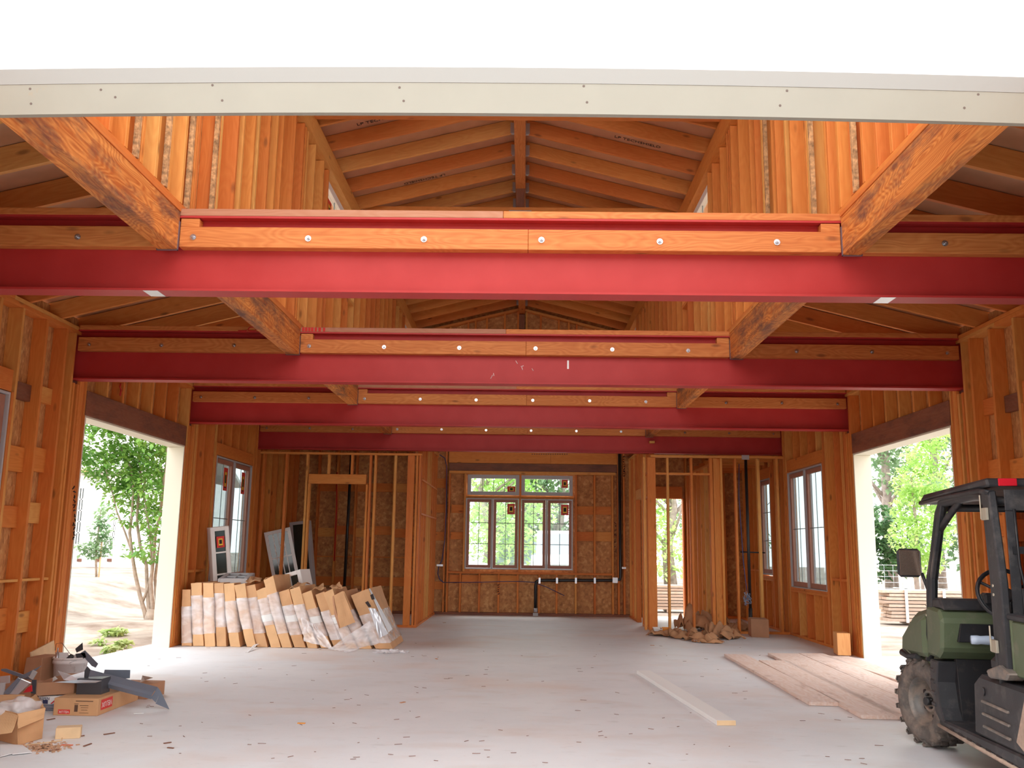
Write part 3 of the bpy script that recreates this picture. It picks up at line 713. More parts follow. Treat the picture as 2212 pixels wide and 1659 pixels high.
# right
YQ = 15.93; X1 = 2.16
L = [('bottom_plate', (X1, YQ, 0), (2.3, YQ+T, .04)), ('bottom_plate', (3.0, YQ, 0), (XR, YQ+T, .04)), ('top_plate', (X1, YQ, 2.945), (XR, YQ+T, 2.985))]
def x16(px): return P('Y', YQ, px, 1150).x
L += [('corner_stud', (x16(1391), YQ, .04), (x16(1391)+.036, YQ+T, 2.94)), ('wide_stud', (x16(1400), YQ+.002, .04), (x16(1418), YQ+.04, 2.94))]
for px in (1442, 1494): L.append(('stud', (x16(px), YQ, .04), (x16(px)+SW, YQ+T, 2.94)))
L += [('stud', (x16(1536), YQ, .04), (x16(1536)+.05, YQ+T, 2.94)), ('wide_stud', (x16(1545), YQ+.05, .04), (x16(1560), YQ+T-.002, 2.94)), ('stud', (x16(1559), YQ, .04), (x16(1559)+SW, YQ+T, 2.94)),
      ('stud', (x16(1590), YQ, .04), (x16(1590)+SW, YQ+T, 2.94)), ('stud', (x16(1639), YQ, .04), (x16(1639)+.05, YQ+T, 2.94)), ('stud', (x16(1681), YQ, .04), (x16(1681)+.04, YQ+T, 2.94))]
xs = [x16(1418)+.002, x16(1442)-.001, x16(1442)+SW+.001, x16(1494)-.001, x16(1494)+SW+.001, x16(1536)-.001]
for i in (0, 2, 4): L.append(('blocking', (xs[i], YQ+.001, 2.645), (xs[i+1], YQ+T-.001, 2.68)))
partition('wall_partition_right', 'bare stud partition behind the brown paper heap', L)
L = [('bottom_plate', (X1, YQ+T+.002, 0), (X1+.09, 17.3, .04)), ('bottom_plate', (X1, 18.1, 0), (X1+.09, YB-.01, .04)), ('top_plate', (X1, YQ+T+.002, 3.2), (X1+.09, YB-.01, 3.238))]
for y in (16.12, 16.5, 16.9, 17.22, 17.262, 18.12, 18.162, 18.5, 18.9, 19.3): L.append(('stud', (X1, y, .04), (X1+.09, y+SW, 3.2)))
L += [('header', (X1, 17.302, 2.32), (X1+.09, 18.118, 2.50)), ('cripple_stud', (X1, 17.55, 2.502), (X1+.09, 17.588, 3.2)), ('cripple_stud', (X1, 17.85, 2.502), (X1+.09, 17.888, 3.2)),
      ('blocking', (X1, 16.159, 2.69), (X1+.09, 16.499, 2.728)), ('blocking', (X1, 16.159, 2.26), (X1+.09, 16.499, 2.298)), ('blocking', (X1, 16.539, 2.69), (X1+.09, 16.899, 2.728)), ('blocking', (X1, 16.539, 2.26), (X1+.09, 16.899, 2.298))]
partition('wall_partition_right_side', 'row of bare studs running back to the right of the big window', L)
L = [('top_plate', (3.36, 16.3, 2.9), (3.45, YB-.01, 2.94)), ('bottom_plate', (3.36, 17.0, 0), (3.45, YB-.01, .04))]
for y in (16.95, 17.0, 17.4, 17.8, 18.2, 18.6, 19.0, 19.3): L.append(('stud', (3.36, y, .04), (3.45, y+SW, 2.9)))
L += [('ceiling_joist', (3.36, 16.3, 2.80), (3.40, 16.95, 2.895))]
for y in (16.6, 17.2, 17.8, 18.4, 19.0): L.append(('ceiling_joist', (3.46, y, 2.945), (XR-.01, y+SW, 3.08)))
partition('wall_partition_inner', 'inner stud partition between the back doorway and the small right window', L)

# ---- steel beams with bolted timber
def steel_beam(i, y, label, joints):
    z0, z1 = 3.022, 3.548; xa, xb = XL-.12, XR+.12
    r = empty('steel_beam', (0, y+.08, z0), label=label, cat='beam', group='red steel beams across the room')
    s = MB(); s.box((xa, y, z0), (xb, y+.155, z0+.014)); s.box((xa, y, z1-.014), (xb, y+.155, z1)); s.box((xa, y+.073, z0+.014), (xb, y+.083, z1-.014))
    w = s.build('beam_profile', M['steel'], r)
    # ledger boards: left of left timber, middle (two), right of right timber
    x_il, x_ir = CXL, CXR
    segs = [(xa+.13, x_il-.13), (x_il+.004, joints[0]), (joints[0]+.002, x_ir-.004), (x_ir+.13, xb-.13)]
    boards = [bb('ledger_board', r, (a, y-.006, 3.325), (b, y+.0715, 3.468), M['ledger'], bev=.003) for a, b in segs]
    bolts = [-4.569, -3.808, -3.049, -2.263, -1.483, -.701, .09, .883, 1.665, 2.78, 3.553, 4.324]
    for bx in bolts:
        par = [b_ for (a, b), b_ in zip(segs, boards) if a-.1 < bx < b+.1][0]
        ph = random.random()
        s = MB(); zz = 3.392+random.uniform(-.004, .004); s.cyl((bx, y-.010, zz), (bx, y-.0065, zz), .021, n=20); s.cyl((bx, y-.022, zz), (bx, y-.0101, zz), .0125, n=6); s.cyl((bx, y-.034, zz), (bx, y-.0221, zz), .007, n=10)
        s.build('bolt', M['zinc'], par)
    for a, b in ((xa+.13, x_il-.02), (x_il-.018, joints[1]), (joints[1]+.002, x_ir+.018), (x_ir+.02, xb-.13)):
        bb('sill_board', r, (a, y-.002, 3.5485), (b, y+.15, 3.5985), M['ledger'] if a > joints[1] or a < -3 else M['greyed'], bev=.003)
    for xx in (x_il+.004, x_ir-.13): bb('packing_block', r, (xx, y-.002, 3.4685), (xx+.126, y+.07, 3.527), M['ledger'])
    return r
names = ['first red steel beam, nearest, brightly lit in its middle', 'second red steel beam with white scuff marks, over the near edge of the side openings',
         'third red steel beam, over the far edge of the side openings', 'fourth red steel beam, above the bare stud partitions']
jj = [(.0, -.17), (-.01, -.22), (.0, -.14), (.02, -.1)]
beams = [steel_beam(i, y, names[i], jj[i]) for i, y in enumerate(BY)]
s = MB()
for px, py, qx, qy in ((1114, 779, 1118, 786), (1125, 792, 1131, 790), (1127, 793, 1129, 799), (1149, 796, 1152, 801), (1064, 810, 1060, 818), (1066, 806, 1067, 812)):
    a = P('Y', BY[1]+.072, px, py); b = P('Y', BY[1]+.072, qx, qy); s.cyl((a.x, BY[1]+.0715, a.z), (b.x, BY[1]+.0715, b.z), .003, n=6)
a = P('Y', BY[1]+.072, 1227, 797); s.box((a.x-.009, BY[1]+.070, a.z), (a.x+.009, BY[1]+.0728, a.z+.09))
s.build('scuff_marks', M['whitepaint'], beams[1])
# unpainted patches under the lower flange
for px, py, k in ((330, 632, 0), (1912, 648, 0)):
    a = P('Z', 3.02, px, py); s = MB(); s.box((a.x-.05, BY[k]+.004, 3.0205), (a.x+.05, BY[k]+.15, 3.0218)); s.build('bare_patch', M['galv'], beams[k])
# columns under beam ends
for k in (1, 2):
    for sg, X in ((-1, XL), (1, XR)):
        s = MB(); a, b = sorted((X+sg*.03, X+sg*.13)); y = BY[k]
        s.box((a, y+.045, .005), (b, y+.086, 2.99)); s.box((a, y+.002, 2.991), (b, y+.140, 3.02)); s.box((a, y+.042, .0), (b, y+.09, .012))
        c = s.build('steel_column', M['column'], bevel=.004, local=((a+b)/2, y+.07, 0))
        tag(c, f"dark brown steel column in the {'left' if sg<0 else 'right'} wall at the {'near' if k==1 else 'far'} edge of the side opening", 'column', 'steel columns in the side walls')

# ---- long timbers between the beams
def timber(X0, X1, y0, y1, label, side):
    r = empty('timber_beam', ((X0+X1)/2, y0, 3.3), label=label, cat='beam', group='rough timber beams running front to back')
    bb('timber', r, (X0, y0, 3.302), (X1, y1, 3.572), M['timber'], bev=.006)
    bb('edge_board', r, (X0-.003, y0, 3.573), (X1+.003, y1, 3.600), M['rafter'], bev=.002)
    s = MB()
    for ye, sg in ((y1, -1), (y0, 1)):
        if ye == YF+.035: continue
        a, b = sorted((ye, ye+sg*.018))
        s.box((X0-.004, a, 3.296), (X0-.0005, b, 3.50)); s.box((X1+.0005, a, 3.296), (X1+.004, b, 3.50)); s.box((X0-.004, a, 3.296), (X1+.004, b, 3.3))
    s.build('beam_hanger', M['bracket'], r)
    return r
bays = [(YF+.035, BY[0]-.008), (BY[0]+.16, BY[1]-.008), (BY[1]+.16, BY[2]-.008), (BY[2]+.16, BY[3]-.008), (BY[3]+.16, YB-.01)]
wh = ['nearest bay, running to the cream fascia', 'second bay, behind the first red beam', 'third bay, behind the second red beam', 'fourth bay, behind the third red beam', 'last bay, over the stud partitions']
for i, (a, b) in enumerate(bays):
    timber(CXL-.135, CXL, a, b, f'rough stained fir timber on the left side of the {wh[i]}', -1)
    timber(CXR, CXR+.125, a, b, f'rough stained fir timber on the right side of the {wh[i]}', 1)

# ---------------------------------------------------------------- windows (structure)
def casement(root, org, xd, w, h, cols, rows, sash_mat, sash=.055, mull=.012, depth=.05, glass='glass'):
    """a glazed sash: org lower-left inner corner, xd horizontal direction, looks along n"""
    xd = Vector(xd); z = Vector((0, 0, 1)); n = xd.cross(z)     # n points out of the room for xd to the right seen from inside
    n = -n
    def bx(name, u0, u1, v0, v1, d0, d1, mat, par):
        s = MB(); a = Vector(org)+xd*u0+z*v0+n*d0; b = Vector(org)+xd*u1+z*v1+n*d1
        lo = [min(a[i], b[i]) for i in range(3)]; hi = [max(a[i], b[i]) for i in range(3)]; s.box(lo, hi); return s, name, mat, par
    s = MB()
    def add(u0, u1, v0, v1, d0, d1):
        a = Vector(org)+xd*u0+z*v0+n*d0; b = Vector(org)+xd*u1+z*v1+n*d1
        s.box([min(a[i], b[i]) for i in range(3)], [max(a[i], b[i]) for i in range(3)])
    add(0, sash, 0, h, 0, depth); add(w-sash, w, 0, h, 0, depth); add(sash, w-sash, 0, sash*1.1, 0, depth); add(sash, w-sash, h-sash, h, 0, depth)
    fr = s.build('sash', sash_mat, root, bevel=.003)
    s = MB()
    iw = w-2*sash; ih = h-2.1*sash
    for i in range(1, cols): u = sash+iw*i/cols; add(u-mull/2, u+mull/2, sash*1.1, h-sash, depth*.35, depth*.5)
    for j in range(1, rows): v = sash*1.1+ih*j/rows; add(sash, w-sash, v-mull/2, v+mull/2, depth*.34, depth*.51)
    s.build('muntin', M['muntin'], fr, fix=False)
    s = MB(); add(sash-.004, w-sash+.004, sash, h-sash+.004, depth*.55, depth*.62); s.build('pane', M[glass], fr)
    return fr
def sticker(root, c, xd, w, h):
    """small red paper label with a yellow and black emblem"""
    xd = Vector(xd); n = -xd.cross(Vector((0, 0, 1))); c = Vector(c)
    s = MB()
    def pl(cu, cv, ww, hh, off, mi): 
        o_ = c+xd*cu+Vector((0, 0, cv))-n*off
        s.quad(o_-xd*ww/2-Vector((0, 0, hh/2)), o_+xd*ww/2-Vector((0, 0, hh/2)), o_+xd*ww/2+Vector((0, 0, hh/2)), o_-xd*ww/2+Vector((0, 0, hh/2)), mi)
    pl(0, 0, w, h, 0, 0); pl(0, 0, w*.55, h*.62, .001, 1); pl(0, .01*h, w*.34, h*.36, .002, 2); pl(0, -h*.36, w*.5, h*.05, .001, 2)
    s.build('paper_label', [M['velred'], M['yellow'], M['ink']], root, fix=False)
M['yellow'] = plain('yellow_print', (.85, .55, .05), .5)
def side_window(n, side, y0, y1, z0, z1, label, nc=2, stickers=True, rows=2):
    X = XL if side < 0 else XR
    r = empty(f'window_{n}', (X, (y0+y1)/2, z0), label=label, cat='window', kind='structure')
    s = MB(); f = .022; a, b = sorted((X+side*.0, X+side*.13))
    s.box((a, y0, z0), (b, y0+f, z1)); s.box((a, y1-f, z0), (b, y1, z1)); s.box((a, y0+f, z0), (b, y1-f, z0+f)); s.box((a, y0+f, z1-f), (b, y1-f, z1))
    ym = []
    for i in range(1, nc): y = y0+(y1-y0)*i/nc; s.box((a, y-.02, z0+f), (b, y+.02, z1-f)); ym.append(y)
    s.build('window_frame', M['vinyl'], r, bevel=.002)
    ed = [y0+f] + sum([[y-.02, y+.02] for y in ym], []) + [y1-f]
    for i in range(nc):
        ya, yb = ed[2*i]+.004, ed[2*i+1]-.004
        org = (X+side*.03, yb if side > 0 else ya, z0+f+.004); xd = (0, -1, 0) if side > 0 else (0, 1, 0)
        w = yb-ya
        c = casement(r, org, xd, w, z1-z0-2*f-.008, 2, rows, M['primed'], sash=.07, glass='sideglass')
        if stickers: sticker(c, (X+side*.045, (ya+yb)/2+.13*side*-1, z1-.32), (0, 1, 0) if side < 0 else (0, -1, 0), .2, .36)
side_window(1, -1, 6.44, 8.20, .88, 2.69, 'double casement window at the left frame edge, wood framed in pale vinyl')
side_window(6, 1, 6.44, 8.20, .88, 2.69, 'double casement window at the right frame edge above the vehicle roof')
side_window(2, -1, 13.92, 15.76, .81, 2.69, 'double casement window in the left wall beyond the side opening, red labels on its panes')
side_window(3, 1, 13.92, 15.76, .78, 2.68, 'double casement window in the right wall beyond the side opening', stickers=False)
side_window(5, 1, 16.92, 17.70, .94, 2.69, 'narrow window in the right wall behind the stud partition', nc=1, stickers=False, rows=3)
# the big back window: two transoms over two pairs of casements
r = empty('window_4', (-.1, YB, .9), label='big back window of two transoms over four gridded casements', cat='window', kind='structure')
def X5z(cx, cy): p = P('Y', YB, 920+cx/4.045, 950+cy/4.045); return p.x, p.z
for (a, b, c, d), sx in (((366, 303, 815, 486), .80), ((835, 310, 1283, 491), .62)):
    x0, z1 = X5z(a, b); x1, z0 = X5z(c, d); s = MB()
    f = .075
    s.box((x0, YB, z0), (x0+f, YB+.1, z1)); s.box((x1-f, YB, z0), (x1, YB+.1, z1)); s.box((x0+f, YB, z0), (x1-f, YB+.1, z0+f)); s.box((x0+f, YB, z1-f), (x1-f, YB+.1, z1))
    fr = s.build('transom_frame', M['vinyl'], r, bevel=.006)
    s = MB()
    for i in (1, 2, 3): u = x0+f+(x1-x0-2*f)*i/4; s.box((u-.006, YB+.04, z0+f), (u+.006, YB+.05, z1-f))
    s.build('muntin', M['muntin'], fr)
    s = MB(); s.box((x0+f, YB+.055, z0+f), (x1-f, YB+.06, z1-f)); s.build('pane', M['glass'], fr)
    xc = x1-f-.09
    sticker(fr, (xc, YB+.035, z0+f+.055 if sx == .8 else z1-f-.09), (1, 0, 0), .17 if sx == .8 else .13, .12 if sx == .8 else .17)
for a, b, c, d in ((350, 507, 808, 1135), (828, 515, 1284, 1141)):
    x0, z1 = X5z(a, b); x1, z0 = X5z(c, d); s = MB(); f = .022; xm = (x0+x1)/2
    s.box((x0, YB, z0), (x0+f, YB+.12, z1)); s.box((x1-f, YB, z0), (x1, YB+.12, z1)); s.box((x0+f, YB, z0), (x1-f, YB+.12, z0+f)); s.box((x0+f, YB, z1-f), (x1-f, YB+.12, z1)); s.box((xm-.022, YB, z0+f), (xm+.022, YB+.12, z1-f))
    s.build('casement_frame', M['vinyl'], r, bevel=.003)
    for q0, q1, st in ((x0+f+.003, xm-.025, False), (xm+.025, x1-f-.003, True)):
        c_ = casement(r, (q0, YB+.02, z0+f+.003), (1, 0, 0), q1-q0, z1-z0-2*f-.006, 2, 3, M['primed'], sash=.058)
        if st: sticker(c_, (q1-.058-.085, YB+.036, z1-.22), (1, 0, 0), .16, .22)
# clerestory windows
k = 7
for side, wins in ((-1, cwL), (1, cwR)):
    X = CXL if side < 0 else CXR
    for (y0, y1, z0, z1), wh_ in zip(wins, ('over the third bay', 'over the last bay')):
        r = empty(f'window_{k}', (X, (y0+y1)/2, z0), label=f"high white window in the {'left' if side<0 else 'right'} clerestory wall {wh_}", cat='window', kind='structure'); k += 1
        c = casement(r, (X+side*.05, y1-.01 if side > 0 else y0+.01, z0+.01), (0, -1, 0) if side > 0 else (0, 1, 0), y1-y0-.02, z1-z0-.02, 3, 2, M['whitepaint'], sash=.09, depth=.07)
        if side < 0: sticker(c, (X+side*.065, y0+.3, z1-.35), (0, 1, 0), .22, .3)

# ---------------------------------------------------------------- wrapped cartons leaning in a row
C3 = lambda cx, cy: (360+cx/4.096, 1100+cy/4.096)
YC = 12.74
ends = [ # bottom left, bottom right, bottom y, top left, top right, top y (left), top y(right)
 (132, 222, 1212, 135, 212, 712, 712), (232, 328, 1218, 213, 312, 655, 650), (335, 430, 1220, 320, 415, 652, 650), (442, 528, 1220, 417, 505, 655, 652),
 (560, 652, 1222, 503, 600, 662, 652), (705, 792, 1225, 597, 695, 672, 655), (797, 895, 1228, 680, 785, 685, 662), (920, 1012, 1232, 790, 880, 722, 692),
 (1018, 1110, 1232, 855, 945, 628, 585), (1125, 1232, 1237, 990, 1085, 735, 703), (1246, 1340, 1235, 1085, 1178, 710, 682), (1365, 1462, 1238, 1185, 1280, 752, 715),
 (1482, 1577, 1238, 1315, 1395, 760, 728), (1588, 1690, 1240, 1382, 1470, 745, 705), (1702, 1820, 1248, 1480, 1575, 765, 722), (1842, 2005, 1250, 1625, 1790, 765, 700)]
cl_ = ['leftmost wrapped carton, shortest and shaded, beside the opening post', 'second wrapped carton from the left, upright', 'third wrapped carton from the left, upright with a glossy middle',
 'fourth wrapped carton from the left, upright', 'fifth wrapped carton from the left, starting to lean', 'sixth wrapped carton from the left, leaning left with a thin wrap', 'seventh wrapped carton from the left, glossy wrap in a band',
 'eighth wrapped carton from the left, pale tape at its shoulder', 'ninth wrapped carton from the left, standing tallest in the row', 'tenth wrapped carton from the left, just right of the tallest',
 'eleventh wrapped carton from the left, brown wide shoulder behind the loose film', 'twelfth wrapped carton from the left, above the loose film', 'thirteenth wrapped carton from the left, leaning steeply',
 'fourteenth wrapped carton from the left, partly covered by a loose cardboard flap', 'fifteenth wrapped carton from the left, leaning steeply behind the film', 'rightmost wrapped carton, wide and torn with metal showing']
def dented(s, amp, sc, seed):
    for v in s.b.verts:
        n_ = noise.noise_vector(v.co*sc+Vector((seed, seed*.7, 0))); v.co += n_*amp
for i, (bl, br, by, tl, tr, tyl, tyr) in enumerate(ends):
    yo = YC + .012*math.sin(i*2.3)
    q = [P('Y', yo, *C3(bl, by)), P('Y', yo, *C3(br, by)), P('Y', yo, *C3(tr, tyr)), P('Y', yo, *C3(tl, tyl))]
    zb = min(q[0].z, q[1].z)
    for p in q[:2]: p.z = max(.004, p.z-zb+.004)
    # bottom edge square to the lean
    dep = .95 if i != 15 else 1.1
    r = empty('wrapped_carton', ((q[0].x+q[1].x)/2, yo, 0), label=cl_[i], cat='carton', group='long cartons leaning in a row')
    nz, ny, nx = 14, 8, 3
    def f(u, v, w, ex=0):
        a = q[0].lerp(q[1], u); b = q[3].lerp(q[2], u); p = a.lerp(b, v); bow = .012*math.sin(v*PI)*(1 if i > 3 else .3)
        p = p + Vector((-bow, w*dep, 0)); c = (q[0]+q[1]+q[2]+q[3])/4
        return p
    def shell(v0, v1, ex, seed, amp, w0=0, w1=1, top=True):
        s = MB(); nv = max(3, int(nz*(v1-v0)))
        G = lambda u, v, w: f(.03+.94*u, v, w)+Vector(((u-.5)*2*ex, (w-.5)*2*ex, 0))
        s.grid(lambda a, b: G(a, v0+(v1-v0)*b, w0), nx, nv); s.grid(lambda a, b: G(a, v0+(v1-v0)*b, w1), nx, nv)
        s.grid(lambda a, b: G(0, v0+(v1-v0)*b, w0+(w1-w0)*a), ny, nv); s.grid(lambda a, b: G(1, v0+(v1-v0)*b, w0+(w1-w0)*a), ny, nv)
        if top:
            s.grid(lambda a, b: G(b, v1, w0+(w1-w0)*a)+Vector((0, 0, .0)), ny, nx); s.grid(lambda a, b: G(b, v0, w0+(w1-w0)*a), ny, nx)
        bmesh.ops.remove_doubles(s.b, verts=s.b.verts, dist=.0005)
        dented(s, amp, 9, seed)
        for v in s.b.verts: v.co.z = max(v.co.z, .002)
        return s
    s = shell(0, 1, 0, i*3.1, .007); o = s.build('carton', M['card2'] if i % 3 else M['card'], r)
    for p_ in o.data.polygons: p_.use_smooth = False
    v0, v1 = [(.05, .70), (.18, .80), (.2, .77), (.3, .84), (.22, .72), (.28, .78), (.22, .80), (.38, .84), (.2, .77), (.22, .74), (.25, .72), (.2, .70), (.15, .68), (.1, .6), (.12, .68), (.1, .62)][i]
    s = shell(v0, v1, .004, i*3.1, .0075, top=False); s.build('plastic_wrap', M['wrap'], r)
    if i in (7, 9, 11, 13): # a band of bright tape
        s = shell(.45, .56, .0055, i*3.1, .0075, 0, .2, top=False); s.build('tape', M['white'], r, )
    if i in (8, 15): # hand hole / torn corner
        pass
# open flap boards over the tall carton, the loose cardboard and torn metal at the right end
def sheetm(name, pts, th, mat, label=None, cat=None, group=None, parent=None, bend=.006, seed=1):
    """a thin board through 4 points (counter-clockwise), slightly warped"""
    a, b, c, d = [Vector(p) for p in pts]; n_ = (b-a).cross(d-a).normalized()
    s = MB()
    def g_(u, v): p = a.lerp(b, u).lerp(d.lerp(c, u), v); return p + n_*bend*(noise.noise(Vector((u*2.1+seed, v*2.3, seed)))*2)
    s.grid(lambda u, v: g_(u, v), 8, 8); s.grid(lambda u, v: g_(u, v)+n_*th, 8, 8)
    for e in range(4):
        s.grid(lambda u, v: (g_(*[(u, 0), (u, 1), (0, u), (1, u)][e]) + n_*th*v), 8, 1)
    bmesh.ops.remove_doubles(s.b, verts=s.b.verts, dist=.0002)
    o = s.build(name, mat, parent, local=a if parent is None else None)
    for p_ in o.data.polygons: p_.use_smooth = False
    if label: tag(o, label, cat, group)
    return o
def PC(cx, cy, y=YC-.03): return P('Y', y, *C3(cx, cy))
flap = empty('cardboard_piece', PC(1540, 1050), label='folded loose cardboard hung over the leaning cartons', cat='cardboard')
sheetm('panel', (PC(1535, 1052, 12.66), PC(1670, 1000, 12.66), PC(1560, 722, 12.70), PC(1478, 765, 12.70)), .005, M['card'], parent=flap, seed=2)
sheetm('panel', (PC(1530, 1052, 12.665), PC(1534, 1052, 12.658), PC(1477, 765, 12.70), PC(1432, 790, 12.85)), .005, M['cardbrown'], parent=flap, seed=4)
for k, (pts, lb, mt) in enumerate((
   (((985, 1000), (990, 1030)), '', 'card'),)): pass
tops = [((860, 628), (948, 590), (1050, 582), (900, 610), 12.76, 13.3, 'square cardboard flap lying on top of the tallest carton'),
        ((1085, 708), (1180, 684), (1275, 655), (1160, 655), 12.78, 13.4, 'brown curved cardboard sheet on top of the leaning cartons'),
        ((700, 640), (830, 640), (845, 612), (735, 588), 12.95, 13.5, 'tented cardboard sheet on top of the cartons near the left window'),
        ((1290, 720), (1395, 700), (1390, 668), (1320, 690), 12.95, 13.4, 'small cardboard offcut standing up behind the leaning cartons'),
        ((1470, 700), (1560, 700), (1530, 652), (1440, 690), 12.9, 13.3, 'pale cardboard corner rising behind the folded flap')]
for k, (a, b, c, d, y0, y1, lb) in enumerate(tops):
    sheetm('cardboard_sheet', (PC(*a, y0), PC(*b, y0), PC(*c, y1), PC(*d, y1)), .006, M['card2'] if k % 2 else M['card'], lb, 'cardboard', 'cardboard sheets on the cartons', bend=.02, seed=k+3)
# torn end carton: metal strip and dark holes
tc_ = empty('metal_channel', PC(1890, 1120), label='pale metal channel poking from the torn rightmost carton', cat='metal strip')
sheetm('channel', (PC(1885, 1140, 12.70), PC(1960, 1100, 12.70), PC(1850, 880, 12.71), PC(1785, 872, 12.71)), .006, M['silver'], parent=tc_, bend=.012, seed=8)
sheetm('cover', (PC(1962, 1092, 12.70), PC(1998, 1060, 12.70), PC(1800, 700, 12.73), PC(1790, 705, 12.73)), .006, M['vinyl'], parent=tc_, seed=9)
for a in ((1755, 820, 1812, 868), (1800, 755, 1840, 802)):
    s = MB(); s.prism([PC(a[0], a[1]+5, 12.70), PC(a[2]-25, a[3], 12.70), PC(a[2], a[3]-6, 12.70), PC(a[0]+25, a[1]-8, 12.70)], (0, .004, 0)); s.build('hand_hole', M['ink'], tc_)
# loose film
def crumple(name, cen, sx, sy, h, mat, label, cat, seed, rz=0, group=None, n=34, folds=4.5, kind=None, zmin=.003, tilt=0):
    s = MB(); R_ = Matrix.Rotation(rz, 3, 'Z')
    def g_(u, v):
        x = (u-.5)*sx; y = (v-.5)*sy
        a_ = noise.noise(Vector((u*folds+seed, v*folds, seed))); b_ = noise.noise(Vector((u*folds*2.3+seed*2, v*folds*2.1, seed+5)))
        c_ = noise.noise_vector(Vector((u*2.2+seed, v*2.2, 9)))
        env = max(0, 1-((u-.5)**2+(v-.5)**2)*2.6)
        z = abs(a_)*h*2.0*(.3+env)+abs(b_)*h*.3
        return Vector(cen) + R_ @ Vector((x+c_.x*sx*.28, y+c_.y*sy*.28, 0)) + Vector((0, 0, max(0, z+tilt*(v-.5)*sy) + zmin))
    s.grid(g_, n, n); o = s.build(name, mat, fix=False, local=(cen[0], cen[1], 0))
    md = o.modifiers.new('t', 'SOLIDIFY'); md.thickness = .0015
    return tag(o, label, cat, group, kind)
s = MB()
a0, a1, a2, a3 = PC(1195, 950, 12.70), PC(1480, 1235, 12.58), PC(1245, 1170, 12.60), PC(1330, 1035, 12.66)
def flm(pts, seed, nm, lb):
    s = MB(); p = [Vector(q_) for q_ in pts]
    def g_(u, v):
        t = p[0].lerp(p[1], u).lerp(p[3].lerp(p[2], u), v); nn = noise.noise_vector(Vector((u*5+seed, v*5, seed)))
        t = t + Vector((nn.x*.02, -abs(nn.y)*.05, nn.z*.02)); t.z = max(t.z, .004); return t
    s.grid(g_, 28, 18); o = s.build(nm, M['loosefilm'], fix=False, local=p[0]); return tag(o, lb, 'plastic film', 'loose plastic film by the cartons')
flm([PC(1195, 950, 12.69), PC(1330, 1030, 12.68), PC(1485, 1235, 12.50), PC(1215, 1160, 12.60)], 3, 'plastic_film', 'loose plastic film hanging in a wedge from the middle cartons')
flm([PC(1800, 985, 12.66), PC(1880, 1180, 12.62), PC(1600, 1262, 12.30), PC(1420, 1240, 12.40)], 7, 'plastic_film', 'loose plastic film trailing onto the floor at the right-hand cartons')
crumple('plastic_film', (-1.72, 12.35, 0), .45, .2, .03, M['loosefilm'], 'small scrap of clear film on the floor right of the cartons', 'plastic film', 4.4, .2, 'loose plastic film by the cartons')
# white paper strip under the cartons
a = P('Z', 0, 530, 1410); b = P('Z', 0, 560, 1396)
sheetm('paper_strip', (a, a+Vector((.03, .02, .0)), b+Vector((.02, .0, .05)), b+Vector((-.03, 0, .045))), .002, M['paper'], 'curled white paper strip on the floor before the cartons', 'paper', bend=.01)

# spare window units leaning behind the cartons
def win_unit(label, base, wx, dep, h, tilt, rz, cols, rows, mat, glass=True, sticker_=False, lean=0):
    """a boxed window unit standing on its base, leaning sideways by tilt"""
    global REL; REL = True
    r = empty('window_unit', base, label=label, cat='window unit', group='spare window units behind the cartons')
    r.rotation_euler = (lean, tilt, rz); f = .028
    s = MB(); s.box((0, 0, 0), (f, dep, h)); s.box((wx-f, 0, 0), (wx, dep, h)); s.box((f, 0, 0), (wx-f, dep, f)); s.box((f, 0, h-f), (wx-f, dep, h))
    s.box((.004, -.004, .004), (.06, .03, h-.004)); s.box((wx-.06, -.004, .004), (wx-.004, .03, h-.004)); s.box((.06, -.004, .004), (wx-.06, .03, .06)); s.box((.06, -.004, h-.06), (wx-.06, .03, h-.004))
    s.build('frame', mat, r, bevel=.003)
    for j in range(1, rows): s = MB(); z = .06+(h-.12)*j/rows; s.box((.06, .0, z-.011), (wx-.06, .022, z+.011)); s.build('glazing_bar', mat, r)
    for j in range(1, cols): s = MB(); x = .06+(wx-.12)*j/cols; s.box((x-.009, .001, .06), (x+.009, .021, h-.06)); s.build('glazing_bar', mat, r)
    s = MB(); s.box((.05, .024, .05), (wx-.05, .03, h-.05)); s.build('pane', M['darkglass'], r)
    if sticker_: sticker(r, (wx/2, -.006, h-.22), (1, 0, 0), wx*.42, .16)
    REL = False; return r
M['darkglass'] = plain('dark_window_glass', (.035, .04, .035), .08)
def Q(x, y, yy): return P('Y', yy, x, y)
base = Q(452, 1300, 14.0); base.z = .5
win_unit('tall white window unit leaning left before the left wall window', (-4.42, 13.42, .55), .27, .16, 1.05, -.13, .62, 1, 3, M['whitepaint'], sticker_=True)
win_unit('grey gridded window unit leaning inside the stud partition', (Q(592, 1270, 16.6).x, 16.6, .62), .46, .22, .98, -.24, .25, 4, 2, M['whitepaint'])
win_unit('tall dark window unit standing at the back of the partition room', (Q(642, 1250, 17.8).x-.05, 17.8, .55), .38, .2, 1.25, -.13, 0, 1, 1, M['vinyl'])
win_unit('small white window unit with its top above the tallest carton', (Q(625, 1262, 13.6).x, 13.6, .70), .24, .30, .26, -.28, -.25, 1, 1, M['whitepaint'])
u = win_unit('white window unit lying flat on top of the cartons', (Q(470, 1262, 13.0).x, 13.0, .885), .40, .1, .55, 0, 0, 2, 2, M['vinyl']); u.rotation_euler = (-1.45, 0, .1)
